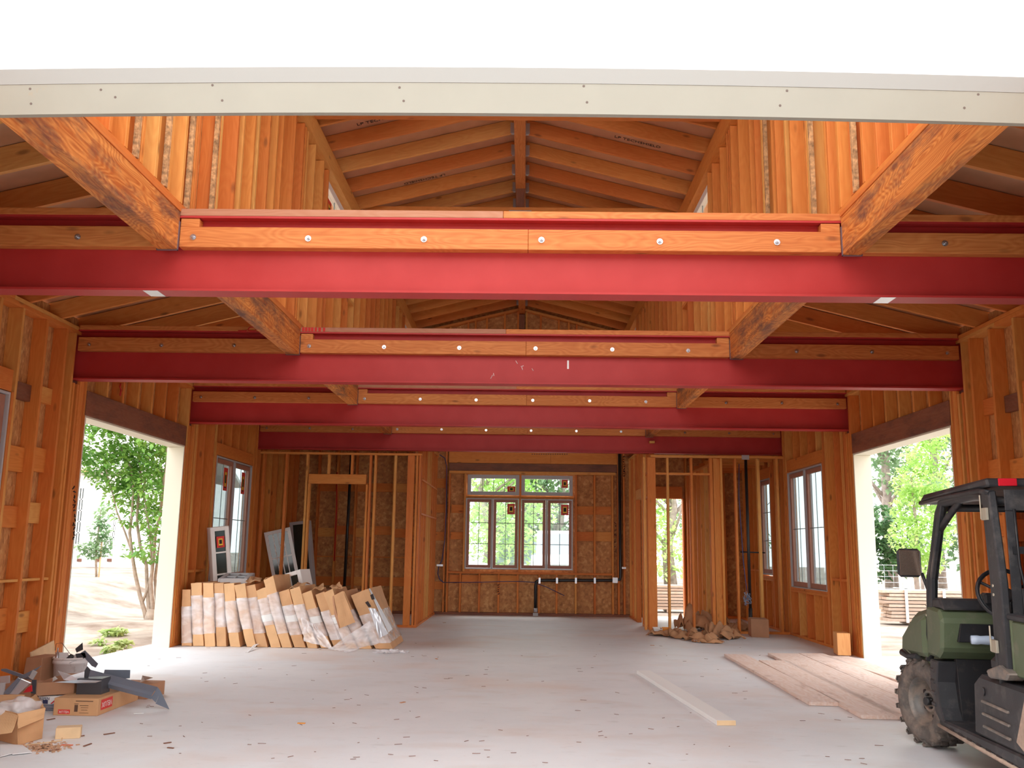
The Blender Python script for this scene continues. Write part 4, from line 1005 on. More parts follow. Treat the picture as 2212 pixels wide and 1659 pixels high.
# supports: more cartons and boxes standing behind the front row
for k, (x0, x1, y0, y1, z1, lb) in enumerate(((-4.55, -3.75, 13.75, 14.4, .55, 'brown carton behind the row, under the tall white window unit'), (-3.7, -2.95, 13.72, 14.3, .68, 'brown carton behind the row, under the small white window unit'),
        (-4.5, -3.45, 16.4, 17.0, .60, 'brown carton in the partition room under the gridded window unit'), (-4.2, -3.1, 17.6, 18.2, .54, 'brown carton at the back of the partition room'))):
    s = MB(); s.box((x0, y0, .001), (x1, y1, z1)); o = s.build('carton', M['cardbrown'], bevel=.004, local=((x0+x1)/2, (y0+y1)/2, 0)); tag(o, lb, 'carton')

# ---------------------------------------------------------------- brown paper heap, box, block, boards
hp = [(1435, 1372, .62, .42, .10, 1), (1478, 1378, .5, .42, .14, 2), (1512, 1384, .5, .36, .10, 3), (1500, 1362, .56, .5, .26, 4), (1528, 1358, .5, .42, .24, 5), (1548, 1376, .46, .4, .18, 6),
      (1556, 1362, .52, .5, .22, 7), (1590, 1366, .6, .4, .15, 8), (1610, 1364, .5, .36, .16, 9), (1530, 1388, .42, .26, .07, 10), (1575, 1380, .4, .3, .12, 11)]
hl = ['flat brown paper sheet at the left end of the heap, before the stud corner', 'crumpled brown paper peaked just right of the flat sheet', 'low crumpled brown paper at the front left of the heap',
      'highest crumpled brown paper at the back of the heap', 'tall crumpled brown paper next to the highest one', 'crumpled brown paper in the middle front of the heap', 'tall folded brown paper in the middle back of the heap',
      'wide brown paper roll lying toward the box', 'crumpled brown paper touching the brown box', 'lowest brown paper fold lying at the very front', 'small crumpled brown paper right of centre at the front']
for (px, py, sx, sy, h, sd_), lb in zip(hp, hl):
    p = P('Z', 0, px, py); crumple('crumpled_paper', (p.x, p.y, 0), sx, sy, h, M['kraft'], lb, 'paper', sd_*1.7, sd_*.9, 'crumpled brown paper heap', n=16, folds=3.2)
for px, py, lb, mt in ((1421, 1369, 'white tray beside the orange tray on the flat brown paper', 'white'), (1437, 1369, 'orange tray at the left end of the paper heap', 'orange')):
    M.setdefault('orange', plain('orange_plastic', (.85, .32, .03), .5))
    p = P('Z', 0, px, py); s = MB(); z = .05
    s.prism([(p.x-.075, p.y-.05, z), (p.x+.075, p.y-.05, z), (p.x+.06, p.y-.04, .012), (p.x-.06, p.y-.04, .012)], (0, .004, 0)); s.prism([(p.x-.075, p.y+.10, z+.02), (p.x+.075, p.y+.10, z+.02), (p.x+.06, p.y+.09, .02), (p.x-.06, p.y+.09, .02)], (0, .004, 0))
    s.box((p.x-.06, p.y-.04, .012), (p.x+.06, p.y+.09, .016)); s.prism([(p.x-.075, p.y-.05, z), (p.x-.06, p.y-.04, .012), (p.x-.06, p.y+.09, .012), (p.x-.075, p.y+.10, z+.02)], (.004, 0, 0)); s.prism([(p.x+.071, p.y-.05, z), (p.x+.056, p.y-.04, .012), (p.x+.056, p.y+.09, .012), (p.x+.071, p.y+.10, z+.02)], (.004, 0, 0))
    o = s.build('plastic_tray', M[mt], local=(p.x, p.y, 0)); o.location.z = .03; tag(o, lb, 'tray')
for px, py, lb, r_ in ((1620, 1372, 'small pale blue bottle lying between paper heap and brown box', .02), (1496, 1386, 'tiny blue bottle at the front of the paper heap', .016), (1524, 1372, 'grey can lying in the paper heap', .03)):
    p = P('Z', 0, px, py); s = MB(); M_ = Matrix.Translation((p.x, p.y-.12, r_+.002)) @ Matrix.Rotation(PI/2, 4, 'Y') @ Matrix.Rotation(.3, 4, 'X')
    s.lathe([(0, 0), (r_, .003), (r_, .12), (r_*.4, .15), (r_*.4, .17), (0, .17)], 16, M_); o = s.build('bottle' if r_ < .03 else 'can', M['bottle'] if r_ < .03 else M['galv'], local=(p.x, p.y, 0)); tag(o, lb, 'bottle' if r_ < .03 else 'can')
# brown box by the right wall
a, b, c = P('Z', 0, 1623, 1376), P('Z', 0, 1662, 1378), P('Z', 0, 1675, 1372)
s = MB(); up = Vector((0, 0, .285)); dd = Vector((.05, .42, 0))
s.prism([a, b, b+dd, a+dd], up); o = s.build('brown_box', M['cardbrown'], bevel=.004, local=a); tag(o, 'closed brown cardboard box at the right end of the paper heap', 'box')
s = MB(); s.box((a.x-.002, min(a.y, b.y)-.0, .14), (b.x+.002, a.y+.001, .143)); s.b.free()
# wood block against the right wall
a, b, c = P('Z', 0, 1787, 1412), P('Z', 0, 1812, 1418), P('Z', 0, 1832, 1416)
bx = empty('wood_block', (4.25, 12.8, 0), label='short upright fir beam offcut against the right wall stud', cat='wood block')
o = bb('offcut', bx, (-.09, -.17, .0), (.09, .17, .285), M['woodblock'], bev=.004)
o.location = (4.27, 12.83, .1435+.018); o.rotation_euler = (0, 0, math.radians(-8)); 
# rebuild so that its grain stands upright
o.data = board_mesh(.17, .30, .286, M['woodblock'], .004); o.matrix_parent_inverse = world(bx).inverted()
# white primed board on the floor
a, b = P('Z', .02, 1390, 1452), P('Z', .02, 1569, 1562)
w_ = beam('white_board', None, (a.x, a.y, .021), (b.x, b.y, .021), .155, .038, M['whitepine'], bev=.003); tag(w_, 'long white primed board lying alone on the floor', 'board')
s = MB(); d_ = (b-a).normalized(); s.box((-.076, -.0185, w_.dimensions.z/2 if False else (b-a).length/2), (.076, .0185, (b-a).length/2+.0012))
REL = True; s.build('raw_end', M['ply'], w_); REL = False
# weathered planks
pk = [((1564, 1413), (1611, 1413), (1752, 1518), (1812, 1515), 'long weathered plank nearest the white board'),
      ((1640, 1428), (1700, 1424), (1874, 1549), (1940, 1541), 'weathered plank lying second, reaching furthest toward the camera'),
      ((1657, 1413), (1727, 1409), (1943, 1547), (2006, 1537), 'weathered plank lying third with a knot stain near its far end'),
      ((1727, 1409), (1779, 1413), (2006, 1537), (2062, 1520), 'weathered plank lying fourth, pale and sunlit'),
      ((1779, 1413), (1835, 1421), (1975, 1486), (2045, 1478), 'weathered plank lying nearest the right wall block')]
for k, (a, b, c, d, lb) in enumerate(pk):
    A, B, C, D = [P('Z', .036, *q_) for q_ in (a, b, c, d)]
    ax_ = ((C+D)/2-(A+B)/2).normalized(); pp_ = Vector((ax_.y, -ax_.x, 0))
    w_ = (abs((B-A).dot(pp_))+abs((D-C).dot(pp_)))/2
    m0 = (A+B)/2; m1 = (C+D)/2
    # square ends: average positions along the plank
    o = beam('weathered_plank', None, (m0.x, m0.y, .019), (m1.x, m1.y, .019), max(.2, w_)-.004, .034, M['grey_plank'], bev=.003)
    tag(o, lb, 'plank', 'weathered planks on the floor')

# ---------------------------------------------------------------- pipes and cables
def pipe(name, label, pts, r, mat, cat='pipe', parts=()):
    s = MB(); s.tube(pts, r, 12); o = s.build(name, mat, local=pts[0]); tag(o, label, cat)
    for nm, fn, mt in parts: q = MB(); fn(q); q.build(nm, mt, o)
    return o
YP_ = YB-.015
hz = lambda cx, cy: P('Y', YP_, 920+cx/4.045, 950+cy/4.045)
v0, v1, v2, v3 = hz(1690, 105), hz(1700, 1195), hz(1660, 1228), hz(985, 1228)
pipe('waste_pipe', 'black waste pipe down the back wall right of the window, turning along the cripple studs', [v0, Vector((v1.x, YP_, v1.z)), Vector((v1.x-.01, YP_, v2.z+.02)), Vector((v2.x, YP_, v2.z)), Vector((v3.x, YP_, v3.z)), Vector((v3.x-.05, YP_, v3.z-.03)), hz(958, 1290), hz(958, 1500)], .032, M['abs'],
     parts=[('coupling', lambda q: (q.cyl(hz(958, 1470), hz(958, 1505), .042), q.box(hz(935, 1540)-Vector((0, .04, 0)), hz(980, 1512)+Vector((0, .02, 0)))), M['greybox']),
            *[('nail_plate', lambda q, x=x: q.box((hz(x, 1205).x-.02, YB-.052, hz(x, 1255).z), (hz(x, 1205).x+.02, YB-.049, hz(x, 1205).z)), M['galv']) for x in (993, 1145, 1310, 1475)],
            ('wide_plate', lambda q: q.box((hz(1630, 1200).x, YB-.052, hz(1630, 1250).z), (hz(1675, 1200).x, YB-.049, hz(1630, 1203).z)), M['galv'])])
pipe('blue_cable', 'thin blue cable strung along the back wall under the window', [hz(150, 1246), hz(480, 1244), hz(640, 1240), hz(820, 1238), hz(945, 1245), hz(985, 1262), hz(1050, 1285), hz(1210, 1362)], .007, M['blue'], 'cable')
pipe('blue_cable', 'blue cable hanging down left of the big back window', [hz(120, 130), hz(165, 160), hz(182, 230), hz(178, 600), hz(165, 880), hz(140, 1050), hz(112, 1110), hz(104, 1170), hz(120, 1220), hz(155, 1248)], .009, M['blue'], 'cable')
for cx, lb in ((120, 'pale nail plate on the stud left of the big window'), (1718, 'pale nail plate beside the black pipe')):
    a = hz(cx-25, 1105 if cx < 200 else 1128); b = hz(cx+30, 1088 if cx < 200 else 1112); s = MB(); s.box((a.x, YB-.03, a.z), (b.x, YB-.026, b.z)); o = s.build('nail_plate', M['galv'], local=a); tag(o, lb, 'plate')
a = P('Y', YQ+.045, 1611, 1000); b = P('Y', YQ+.045, 1620, 1350)
pipe('vent_pipe', 'tall black vent pipe in the right stud partition', [Vector((a.x, YQ+.045, 2.92)), Vector((a.x, YQ+.045, .1))], .026, M['abs'],
     parts=[('side_branch', lambda q: q.tube([(a.x-.14, YQ+.045, 1.35), (a.x+.28, YQ+.045, 1.34)], .012), M['abs']), ('vent_plate', lambda q: q.box((a.x-.08, YQ-.004, 2.92), (a.x+.05, YQ-.001, 3.0)), M['galv']),
            ('toe_coupling', lambda q: q.cyl((a.x, YQ+.045, .02), (a.x, YQ+.045, .42), .033), M['abs'])])
pipe('blue_cable', 'blue cable beside the black vent pipe', [Vector((a.x-.12, YQ+.03, 2.85)), Vector((a.x-.14, YQ+.03, 2.3)), Vector((a.x-.10, YQ+.02, 1.2)), Vector((a.x-.08, YQ, .9)), Vector((a.x-.05, YQ-.01, .62))], .007, M['blue'], 'cable')
s = MB()
for k in range(7):
    p0 = Vector((a.x-.05, YQ-.01, .6)); s.tube([p0+Vector((random.uniform(-.08, .06), random.uniform(-.05, 0), random.uniform(-.14, .1))) for _ in range(5)], .006, 6)
o = s.build('cable_tangle', M['bluegrey'] if 'bluegrey' in M else plain('blue_grey_cable', (.3, .36, .5), .5), local=(a.x, YQ, .6)); tag(o, 'tangled blue and grey cable ends at the foot of the vent pipe', 'cable')
pipe('red_hose', 'thin red line hanging inside the left partition room', [P('Y', YB-.05, 728, 1020), P('Y', YB-.05, 727, 1100), P('Y', YB-.05, 722, 1212)], .014, M['redink'], 'hose')
a = P('Y', YB-.05, 757, 1030)
pipe('waste_pipe', 'dark vertical pipe at the back of the left partition room', [Vector((a.x, YB-.05, 3.3)), Vector((a.x-.03, YB-.05, .06))], .03, M['abs'])
# handwriting on studs
def scrawl(parent, pts_list, mat, r=.004):
    s = MB()
    for pts in pts_list: s.tube(pts, r, 5)
    return s.build('marker_writing', mat, parent)
def scr(fixed, val, x, y, w, h, n, seed):
    rnd = random.Random(seed); out = []
    for k in range(n):
        yy = y+h*k/n; out.append([P(fixed, val, x+rnd.uniform(-w, w)/2, yy+rnd.uniform(0, h/n*.8)) for _ in range(4)])
    return out
scrawl(wall_left, scr('X', XL+.004, 160, 1050, 7, 118, 12, 3), M['ink'], .006)
scrawl(wall_left, [[P('X', XL+.004, 261+dx, 828+dy) for dx, dy in ((0, 0), (-2, 8), (1, 14), (-1, 22), (-1, 27))]], M['redink'], .010)
scrawl(bw, scr('Y', YB-.006, 1329, 1125, 4, 70, 8, 5), M['ink'], .006)
scrawl(bw, scr('Y', YB-.006, 1348, 985, 5, 46, 9, 8), M['ink'], .008)
scrawl(bw, scr('Y', YB-.006, 1077, 1262, 5, 24, 5, 9), M['ink'], .007)
text('printed_words', 'FIRE RATED LVL  1.9E  GRADE', .035, frameM(P('Y', YB-.006, 1189, 981), (1, 0, 0), (0, 0, 1)), M['ink'], bw) if False else None
s = MB()
for k, x in enumerate(range(1150, 1230, 5)): p = P('Y', YB-.006, x, 981); s.box((p.x-.016, YB-.0065, p.z-.012), (p.x+.012, YB-.0045, p.z+.010))
s.build('faint_print', M['dark_header'], bw)
# red letters on the second beam's sill board
s = MB()
for k, x in enumerate((655, 661, 668, 674, 682, 690, 700)): 
    p = P('Y', BY[1]-.004, x, 711); s.box((p.x-.011, BY[1]-.0045, 3.552), (p.x+.012+.004*(k % 2), BY[1]-.0015, 3.595)); 
s.build('red_lettering', M['redink'], beams[1])
s = MB()
for (x, w_) in ((524, 10), (545, 9)):
    pts = [P('Y', BY[1]-.004, x+w_*math.cos(t), 712+6*math.sin(t)) for t in [k*.7 for k in range(10 if x > 540 else 5)]]; s.tube([Vector((q_.x, BY[1]-.004, min(3.592, max(3.553, q_.z)))) for q_ in pts], .006, 6)
s.build('red_lettering', M['redink'], beams[1])

# ---------------------------------------------------------------- clutter at the front left
K = lambda cx, cy: (cx*400/2212, 1360+cy*299/1653)
def KP(yy, cx, cy): return P('Y', yy, *K(cx, cy))
def KZ(z, cx, cy): return P('Z', z, *K(cx, cy))
# long flat carton with red labels
A = KZ(0, 630, 1025); B = KZ(0, 1160, 1035); d1 = Vector((.03, 1, 0)).normalized(); C_ = KZ(0, 1648, 842)
H = .132; dv = (C_-B); dv.z = 0
r = empty('flat_carton', A, label='long flat brown carton with red upside-down labels, grey flashing on top', cat='carton')
A.z = B.z = .001
Dp = A+dv
s = MB(); s.prism([A, B, B+dv, Dp], (0, 0, H)); s.build('carton', M['cardbrown'] if False else M['card'], r, bevel=.003)
ex = (B-A).normalized(); nx_ = Vector((ex.y, -ex.x, 0)); fy = dv.normalized(); ny_ = Vector((fy.y, -fy.x, 0))
s = MB(); o0 = A+ex*.04+nx_*.0015; s.quad(o0+Vector((0, 0, .012)), o0+ex*.095+Vector((0, 0, .012)), o0+ex*.095+Vector((0, 0, .045)), o0+Vector((0, 0, .045)))
lab = s.build('red_label', M['velred'], r, fix=False)
text('label_words', 'VELUX', .026, frameM(o0+ex*.0475+nx_*.001+Vector((0, 0, .0285)), -ex, (0, 0, -1)), M['white'], lab, .0004, 1.05)
s = MB(); o1 = B+fy*.05+ny_*.0015; s.quad(o1+Vector((0, 0, .035)), o1+fy*.21+Vector((0, 0, .035)), o1+fy*.21+Vector((0, 0, .115)), o1+Vector((0, 0, .115)))
lab = s.build('red_label', M['velred'], r, fix=False)
text('label_words', 'VELUX', .058, frameM(o1+fy*.105+ny_*.001+Vector((0, 0, .075)), -fy, (0, 0, -1)), M['white'], lab, .0004, 1.05)
s = MB()
for (u, z, w, h) in ((.175, .108, .14, .006), (.165, .088, .035, .004), (.168, .03, .028, .052), (.21, .075, .07, .004), (.22, .06, .06, .003), (.225, .042, .05, .003), (.21, .02, .075, .003)):
    q = A+ex*u+nx_*.0012+Vector((0, 0, z)); s.quad(q, q+ex*w, q+ex*w+Vector((0, 0, h)), q+Vector((0, 0, h)))
s.build('carton_print', M['cardprint'] if 'cardprint' in M else plain('brown_print', (.12, .06, .035), .8), r, fix=False)
# second carton lying behind it at its far right end
a = B+dv+Vector((.04, .06, 0)); s = MB(); s.prism([a+Vector((-.30, .0, 0)), a+Vector((.02, -.02, 0)), a+Vector((.06, .28, 0)), a+Vector((-.26, .30, 0))], (0, 0, .12)); o = s.build('small_carton', M['cardbrown'], bevel=.003, local=a); tag(o, 'small reddish carton behind the far end of the long flat carton', 'carton')
# dark cut block under the flashing
def boxq(name, pts, h, mat, label, cat, **k):
    s = MB(); s.prism(pts, (0, 0, h)); o = s.build(name, mat, local=pts[0], bevel=k.get('bevel', .002)); return tag(o, label, cat, k.get('group'))
q0 = KZ(H, 905, 775); q1 = KZ(H, 1205, 778)
def folded(name, label, prof, a, b, mat, th=.0025, cat='metal flashing', group='painted metal flashing pieces', rot=0):
    """a bent metal channel: profile (across, up) swept from a to b"""
    a = Vector(a); b = Vector(b); t = (b-a).normalized(); x = t.cross(Vector((0, 0, 1))).normalized(); y = x.cross(t)
    R_ = Matrix.Rotation(rot, 3, t); x = R_ @ x; y = R_ @ y
    s = MB()
    pts = [Vector((p[0], p[1])) for p in prof]; off = []
    for i, p in enumerate(pts):
        d = (pts[min(i+1, len(pts)-1)]-pts[max(i-1, 0)]).normalized(); off.append(p+Vector((-d.y, d.x))*th)
    w = lambda p, q: q + x*p.x + y*p.y
    loop = pts + off[::-1]
    va = [s.b.verts.new(w(p, a)) for p in loop]; vb = [s.b.verts.new(w(p, b)) for p in loop]; n = len(loop)
    for i in range(n): s.b.faces.new((va[i], va[(i+1) % n], vb[(i+1) % n], vb[i]))
    m = len(pts)
    for i in range(m-1):
        for vv in (va, vb): s.b.faces.new((vv[i], vv[i+1], vv[n-2-i], vv[n-1-i]))
    o = s.build(name, mat, local=a); return tag(o, label, cat, group)
cutb = boxq('dark_metal_box', [q0, q1, q1+Vector((.0, .16, 0)), q0+Vector((0, .16, 0))], .125, M['slated'], 'dark square metal piece standing on the flat carton', 'metal piece')
# the long slate flashing: from upper left to lower right tip
mid = q0+Vector((.1, .02, .0))
fa = KP(7.95, 1015, 530); fb = KP(7.95, 1845, 745)
fl = folded('flashing_channel', 'long slate grey flashing channel slanting over the flat carton to the floor', [(-.045, -.03), (-.05, .008), (-.02, .008), (.02, .008), (.045, .002), (.048, -.035)], fa, fb, M['slate'], rot=.55)
s = MB(); c0, c1, c2, c3, c4 = KP(7.93, 1885, 690), KP(7.93, 1920, 740), KP(7.93, 1860, 870), KP(7.93, 1800, 815), KP(7.93, 2025, 922)
c4.z = .003
s.prism([c0, c1, c2, c3], (0, .004, 0)); s.prism([c1, c4, c2+Vector((0, -.0, -.01))], (0, .004, 0)); REL = False; s.build('bent_end', M['slate'], fl)
s = MB(); g0, g1, g2, g3 = KP(7.85, 1040, 440), KP(7.85, 1075, 480), KP(7.85, 1030, 640), KP(7.85, 955, 585); s.prism([g0, g1, g2, g3], (0, .01, 0)); s.build('end_flange', M['slated'], fl)
def poly(name, label, pts, mat, th=.003, cat='metal flashing', group='painted metal flashing pieces', d=(0, 1, 0)):
    s = MB(); s.prism(pts, Vector(d)*th); o = s.build(name, mat, local=pts[0]); return tag(o, label, cat, group)
poly('flashing_sheet', 'grey flashing sheet standing behind the long channel', [KP(8.15, 1215, 620), KP(8.15, 1550, 580), KP(8.15, 1556, 482), KP(8.15, 1250, 478)], M['slate'])
poly('flashing_sheet', 'bright curled flashing sheet left of the long channel', [KP(7.8, 690, 492), KP(7.8, 850, 545), KP(7.85, 1010, 500), KP(7.85, 1000, 640), KP(7.8, 830, 628), KP(7.75, 760, 600)], M['silver'])
poly('flashing_sheet', 'pale flat flashing strip on the dark metal piece', [KP(7.70, 650, 628), KP(7.70, 960, 600), KP(7.70, 1215, 612), KP(7.70, 1140, 635), KP(7.68, 900, 640)], M['silver'])
# white pieces of packaging
poly('white_strip', 'white foam strip leaning up left of the curled flashing', [KZ(.16, 500, 668), KP(8.0, 545, 668), KP(8.0, 685, 590), KP(8.0, 650, 560)], M['white'], .01, 'packaging', None)
poly('white_offcut', 'crushed white packaging lying behind the flashing on the small carton', [KZ(.125, 1680, 625), KZ(.125, 1735, 605), KZ(.16, 1830, 575), KZ(.18, 1700, 548)], M['white'], .006, 'packaging', None)
# bucket
bc = KZ(0, 800, 560); bc = Vector((-4.27, 8.95, 0)); 
bu = empty('bucket', bc, label='scuffed white bucket by the stud wall, filled with tools and metal scraps', cat='bucket')
REL = True
s = MB(); s.lathe([(0, .002), (.128, .004), (.148, .235), (.156, .236), (.158, .262), (.150, .264), (.150, .275), (.160, .277), (.160, .292), (.146, .292), (.140, .21), (0, .20)], 36); s.build('shell', M['bucket'], bu)
s = MB(); s.tube([(.157*math.cos(t), .157*math.sin(t), .25+.14*math.sin((t+1.2)/1.9*PI)*.3) for t in [-1.2+k*.2 for k in range(11)]], .003, 6); s.build('handle', M['galv'], bu)
s = MB(); s.quad((-.07, -.143, .10), (.03, -.147, .10), (.03, -.149, .17), (-.07, -.145, .17)); s.build('faded_print', M['navy'], bu, fix=False) if False else s.b.free()
REL = False
def KB(cx, cy): return KP(8.88, cx, cy)
poly('metal_scrap', 'dark angled metal scrap sticking up from the bucket', [KB(898, 230), KB(985, 155), KB(990, 240), KB(915, 275)], M['slated'], .004, 'metal scrap', None)
poly('metal_scrap', 'long dark flashing offcut leaning right out of the bucket', [KB(960, 280), KB(1010, 250), KB(1168, 410), KB(1140, 455), KB(1095, 435)], M['slate'], .012, 'metal scrap', None)
poly('metal_scrap', 'folded dark metal scrap lying in the middle of the bucket', [KB(900, 290), KB(1015, 275), KB(1030, 330), KB(960, 360), KB(915, 345)], M['slated'], .04, 'metal scrap', None)
s = MB(); p = KB(680, 350); s.cyl(p-Vector((0, 0, .08)), p+Vector((0, 0, .06)), .017, n=12); s.cyl(p+Vector((0, 0, .06)), p+Vector((0, 0, .10)), .006, n=8); o = s.build('spray_can', M['galv'], local=p); tag(o, 'slim grey can standing at the left inside the bucket', 'can')
s = MB(); p = KB(835, 350); s.cyl(p+Vector((-.03, 0, -.02)), p+Vector((.02, 0, .03)), .022, n=14); s.tube([KB(660, 250), KB(670, 170), KB(740, 160), KB(800, 240), KB(845, 300)], .0025, 6); s.tube([KB(860, 330), KB(890, 350), KB(910, 400)], .003, 6); o = s.build('wire_reel', M['blackp'], local=p); tag(o, 'small black wire reel with looping wire on the bucket', 'reel')
s = MB(); p0 = KB(710, 300); s.box(p0-Vector((.0, .0, .07)), p0+Vector((.08, .01, .02))); o = s.build('white_card', M['paper'], local=p0); tag(o, 'white card piece standing in the bucket behind the can', 'card')
# brown cartons behind, against the wall
s = MB(); a, b = KP(8.75, 250, 590), KP(8.75, 470, 430); s.prism([(a.x, 8.75, .001), (b.x+.02, 8.75, .001), (b.x+.02, 8.75, .30), (a.x+.03, 8.75, .30)], (.02, .3, 0)); o = s.build('carton', M['cardbrown'], bevel=.004, local=(a.x, 8.75, 0)); tag(o, 'brown carton standing against the left stud wall behind the metal scraps', 'carton')
a = P('X', XL+.05, 62, 1465)
poly('plywood_offcut', 'pale plywood offcut leaning on the left wall behind the brown carton', [Vector((XL+.10, 8.9, .1)), Vector((XL+.10, 9.32, .1)), Vector((XL+.05, 9.32, .40)), Vector((XL+.05, 8.9, .33))], M['ply'], .012, 'plywood', None, (1, 0, 0))
# open carton front left with two flaps
oc = empty('open_carton', KZ(0, 215, 1385), label='torn open brown carton with clear bag inside at the bottom left corner', cat='carton')
p1, p2, p3 = KZ(.002, 222, 1380), KZ(.002, 495, 1300), KZ(.002, -90, 1300)
hgt = .205; t1 = p1+Vector((-.02, -.01, hgt)); t2 = p2+Vector((0, 0, hgt)); t3 = p3+Vector((-.01, 0, hgt)); p4 = p2+(p3-p1); t4 = p4+Vector((0, 0, hgt))
def wall4(s, a, b, c, d, th): 
    n = (b-a).cross(d-a).normalized()*th; s.prism([a, b, c, d], n)
s = MB(); wall4(s, p1, p2, t2, t1, .005); wall4(s, p3, p1, t1, t3, .005); wall4(s, p2, p4, t4, t2, .005); wall4(s, p4, p3, t3, t4, .005); s.prism([p1, p2, p4, p3], (0, 0, .004)); s.build('box_body', M['card'], oc)
yy = p1.y-.05
for pts in ([t1, t2+Vector((.015, -.01, .0)), KP(p2.y-.02, 520, 1060), KP(p1.y-.08, 215, 1185)], [t3, t1, KP(p1.y-.07, 140, 1230), KP(p1.y-.1, -120, 1270)]):
    sheetm('flap', pts, .004, M['card2'], parent=oc, bend=.004)
sheetm('flap', [t2, t4, KP(t4.y+.02, 430, 775), KP(t2.y+.08, 490, 850)], .004, M['card'], parent=oc, bend=.006)
sheetm('flap', [t4, t3, KP(t4.y+.1, -60, 780), KP(t4.y+.1, 300, 780)], .004, M['card'], parent=oc, bend=.004)
s = MB(); cc = (p1+p4)/2+Vector((0, 0, .16)); bmesh.ops.create_icosphere(s.b, subdivisions=4, radius=.14, matrix=Matrix.Translation(cc))
for v in s.b.verts: v.co = cc+(v.co-cc)*(1+.35*noise.noise(v.co*14))*1.0; v.co.z = cc.z+(v.co.z-cc.z)*.8
for f in s.b.faces: f.smooth = True
o = s.build('plastic_bag', M['loosefilm'], local=cc); tag(o, 'crumpled clear plastic bag inside the open carton', 'plastic bag')
# shallow tray carton and metal pieces heaped behind the open carton
p = [KZ(.002, 430, 770), KZ(.002, 880, 700)]
tr = empty('shallow_carton', p[0], label='shallow open brown carton behind the open carton, full of metal pieces', cat='carton')
a, b = KZ(0, 430, 800), KZ(0, 650, 780); a = Vector((-4.05, 7.75, .12)); b = Vector((-3.68, 7.85, .12))
a, b = KP(7.72, 432, 790), KP(7.85, 880, 705); a.z = max(a.z, .12); b.z = a.z+.0
dd = Vector((-.04, .55, 0))
s = MB()
for u, v in ((a, b), (b, b+dd), (b+dd, a+dd), (a+dd, a)): wall4(s, u, v, v+Vector((0, 0, .10)), u+Vector((0, 0, .10)), .004)
s.prism([a, b, b+dd, a+dd], (0, 0, .004)); s.build('box_body', M['cardbrown'], tr)
# what the shallow carton stands on: a striped tub
tb = empty('striped_tub', KZ(0, 560, 1000), label='white printed tub with red and blue stripes between the cartons', cat='tub')
REL = True; tb.location = ((a.x+b.x)/2-.04, 7.86, 0)
s = MB(); s.lathe([(0, .001), (.105, .003), (.118, .112), (.118, .116), (0, .116)], 32); s.build('tub', M['white'], tb)
def band(z0, z1, a0, a1, mat, par, sl=0, r0=.1065, n=14):
    s = MB(); s.grid(lambda u, v: ((r0+ (z0+(z1-z0)*v)*.116)*math.cos(a0+(a1-a0)*u+sl*v), (r0+(z0+(z1-z0)*v)*.116)*math.sin(a0+(a1-a0)*u+sl*v), z0+(z1-z0)*v), n, 3); return s.build('print', mat, par, fix=False)
for k in range(6): band(.008+.009*k, .0125+.009*k, -2.6, -.6, M['navy'], tb)
band(.062, .092, -1.35, -1.22, M['red'], tb, .3); band(.062, .092, -1.12, -1.02, M['red'], tb, .3); band(.062, .092, -1.9, -1.5, M['navy'], tb)
REL = False
text('tub_words', 'ASPEN', .03, frameM((tb.location.x-.02, tb.location.y-.1215, .102), (1, 0, 0), (0, 0, 1)), M['navy'], tb, .0006)
# heap of shiny metal flashing pieces at the left edge
hp_ = [([(15, 470), (70, 468), (390, 580), (375, 605), (300, 590), (10, 490)], 8.05, 'slate', 'thin grey metal strip crossing the top of the heap'),
       ([(215, 570), (490, 432), (440, 480), (330, 560), (250, 600)], 7.95, 'slate', 'curved dark blade-like flashing strip rising right over the heap'),
       ([(345, 575), (390, 485), (440, 510), (390, 600)], 7.93, 'vinyl', 'small grey bracket on the crossing strips'),
       ([(85, 770), (245, 590), (360, 640), (215, 775)], 7.6, 'silver', 'shiny rectangular metal pan leaning in the heap'),
       ([(40, 765), (60, 730), (210, 575), (240, 590), (100, 775)], 7.58, 'slate', 'grey folded edge left of the shiny pan'),
       ([(275, 755), (330, 690), (375, 665), (380, 740)], 7.62, 'red', 'red printed carton corner in the heap'),
       ([(0, 560), (105, 550), (105, 640), (0, 655)], 7.7, 'silver', 'pale blue-grey metal offcut at the left picture edge'),
       ([(0, 640), (60, 635), (40, 790), (0, 800)], 7.6, 'vinyl', 'grey metal offcut below the pale one at the left picture edge'),
       ([(380, 600), (430, 600), (420, 770), (370, 760)], 7.66, 'slated', 'dark metal upright between heap and shallow carton'),
       ([(440, 640), (530, 620), (600, 690), (440, 690)], 7.95, 'slate', 'grey flashing scrap lying in the shallow carton')]
for pts, yy, mt, lb in hp_: poly('metal_piece', lb, [KP(yy, *q_) for q_ in pts], M[mt], .012 if mt != 'silver' else .02, 'metal piece', 'metal pieces in the heap by the open carton')
s = MB(); a = Vector((-4.42, 7.75, .001)); s.box(a, a+Vector((.42, .5, .17))); o = s.build('low_carton', M['cardbrown'], bevel=.004, local=a); tag(o, 'low brown carton buried under the metal heap at the left', 'carton')
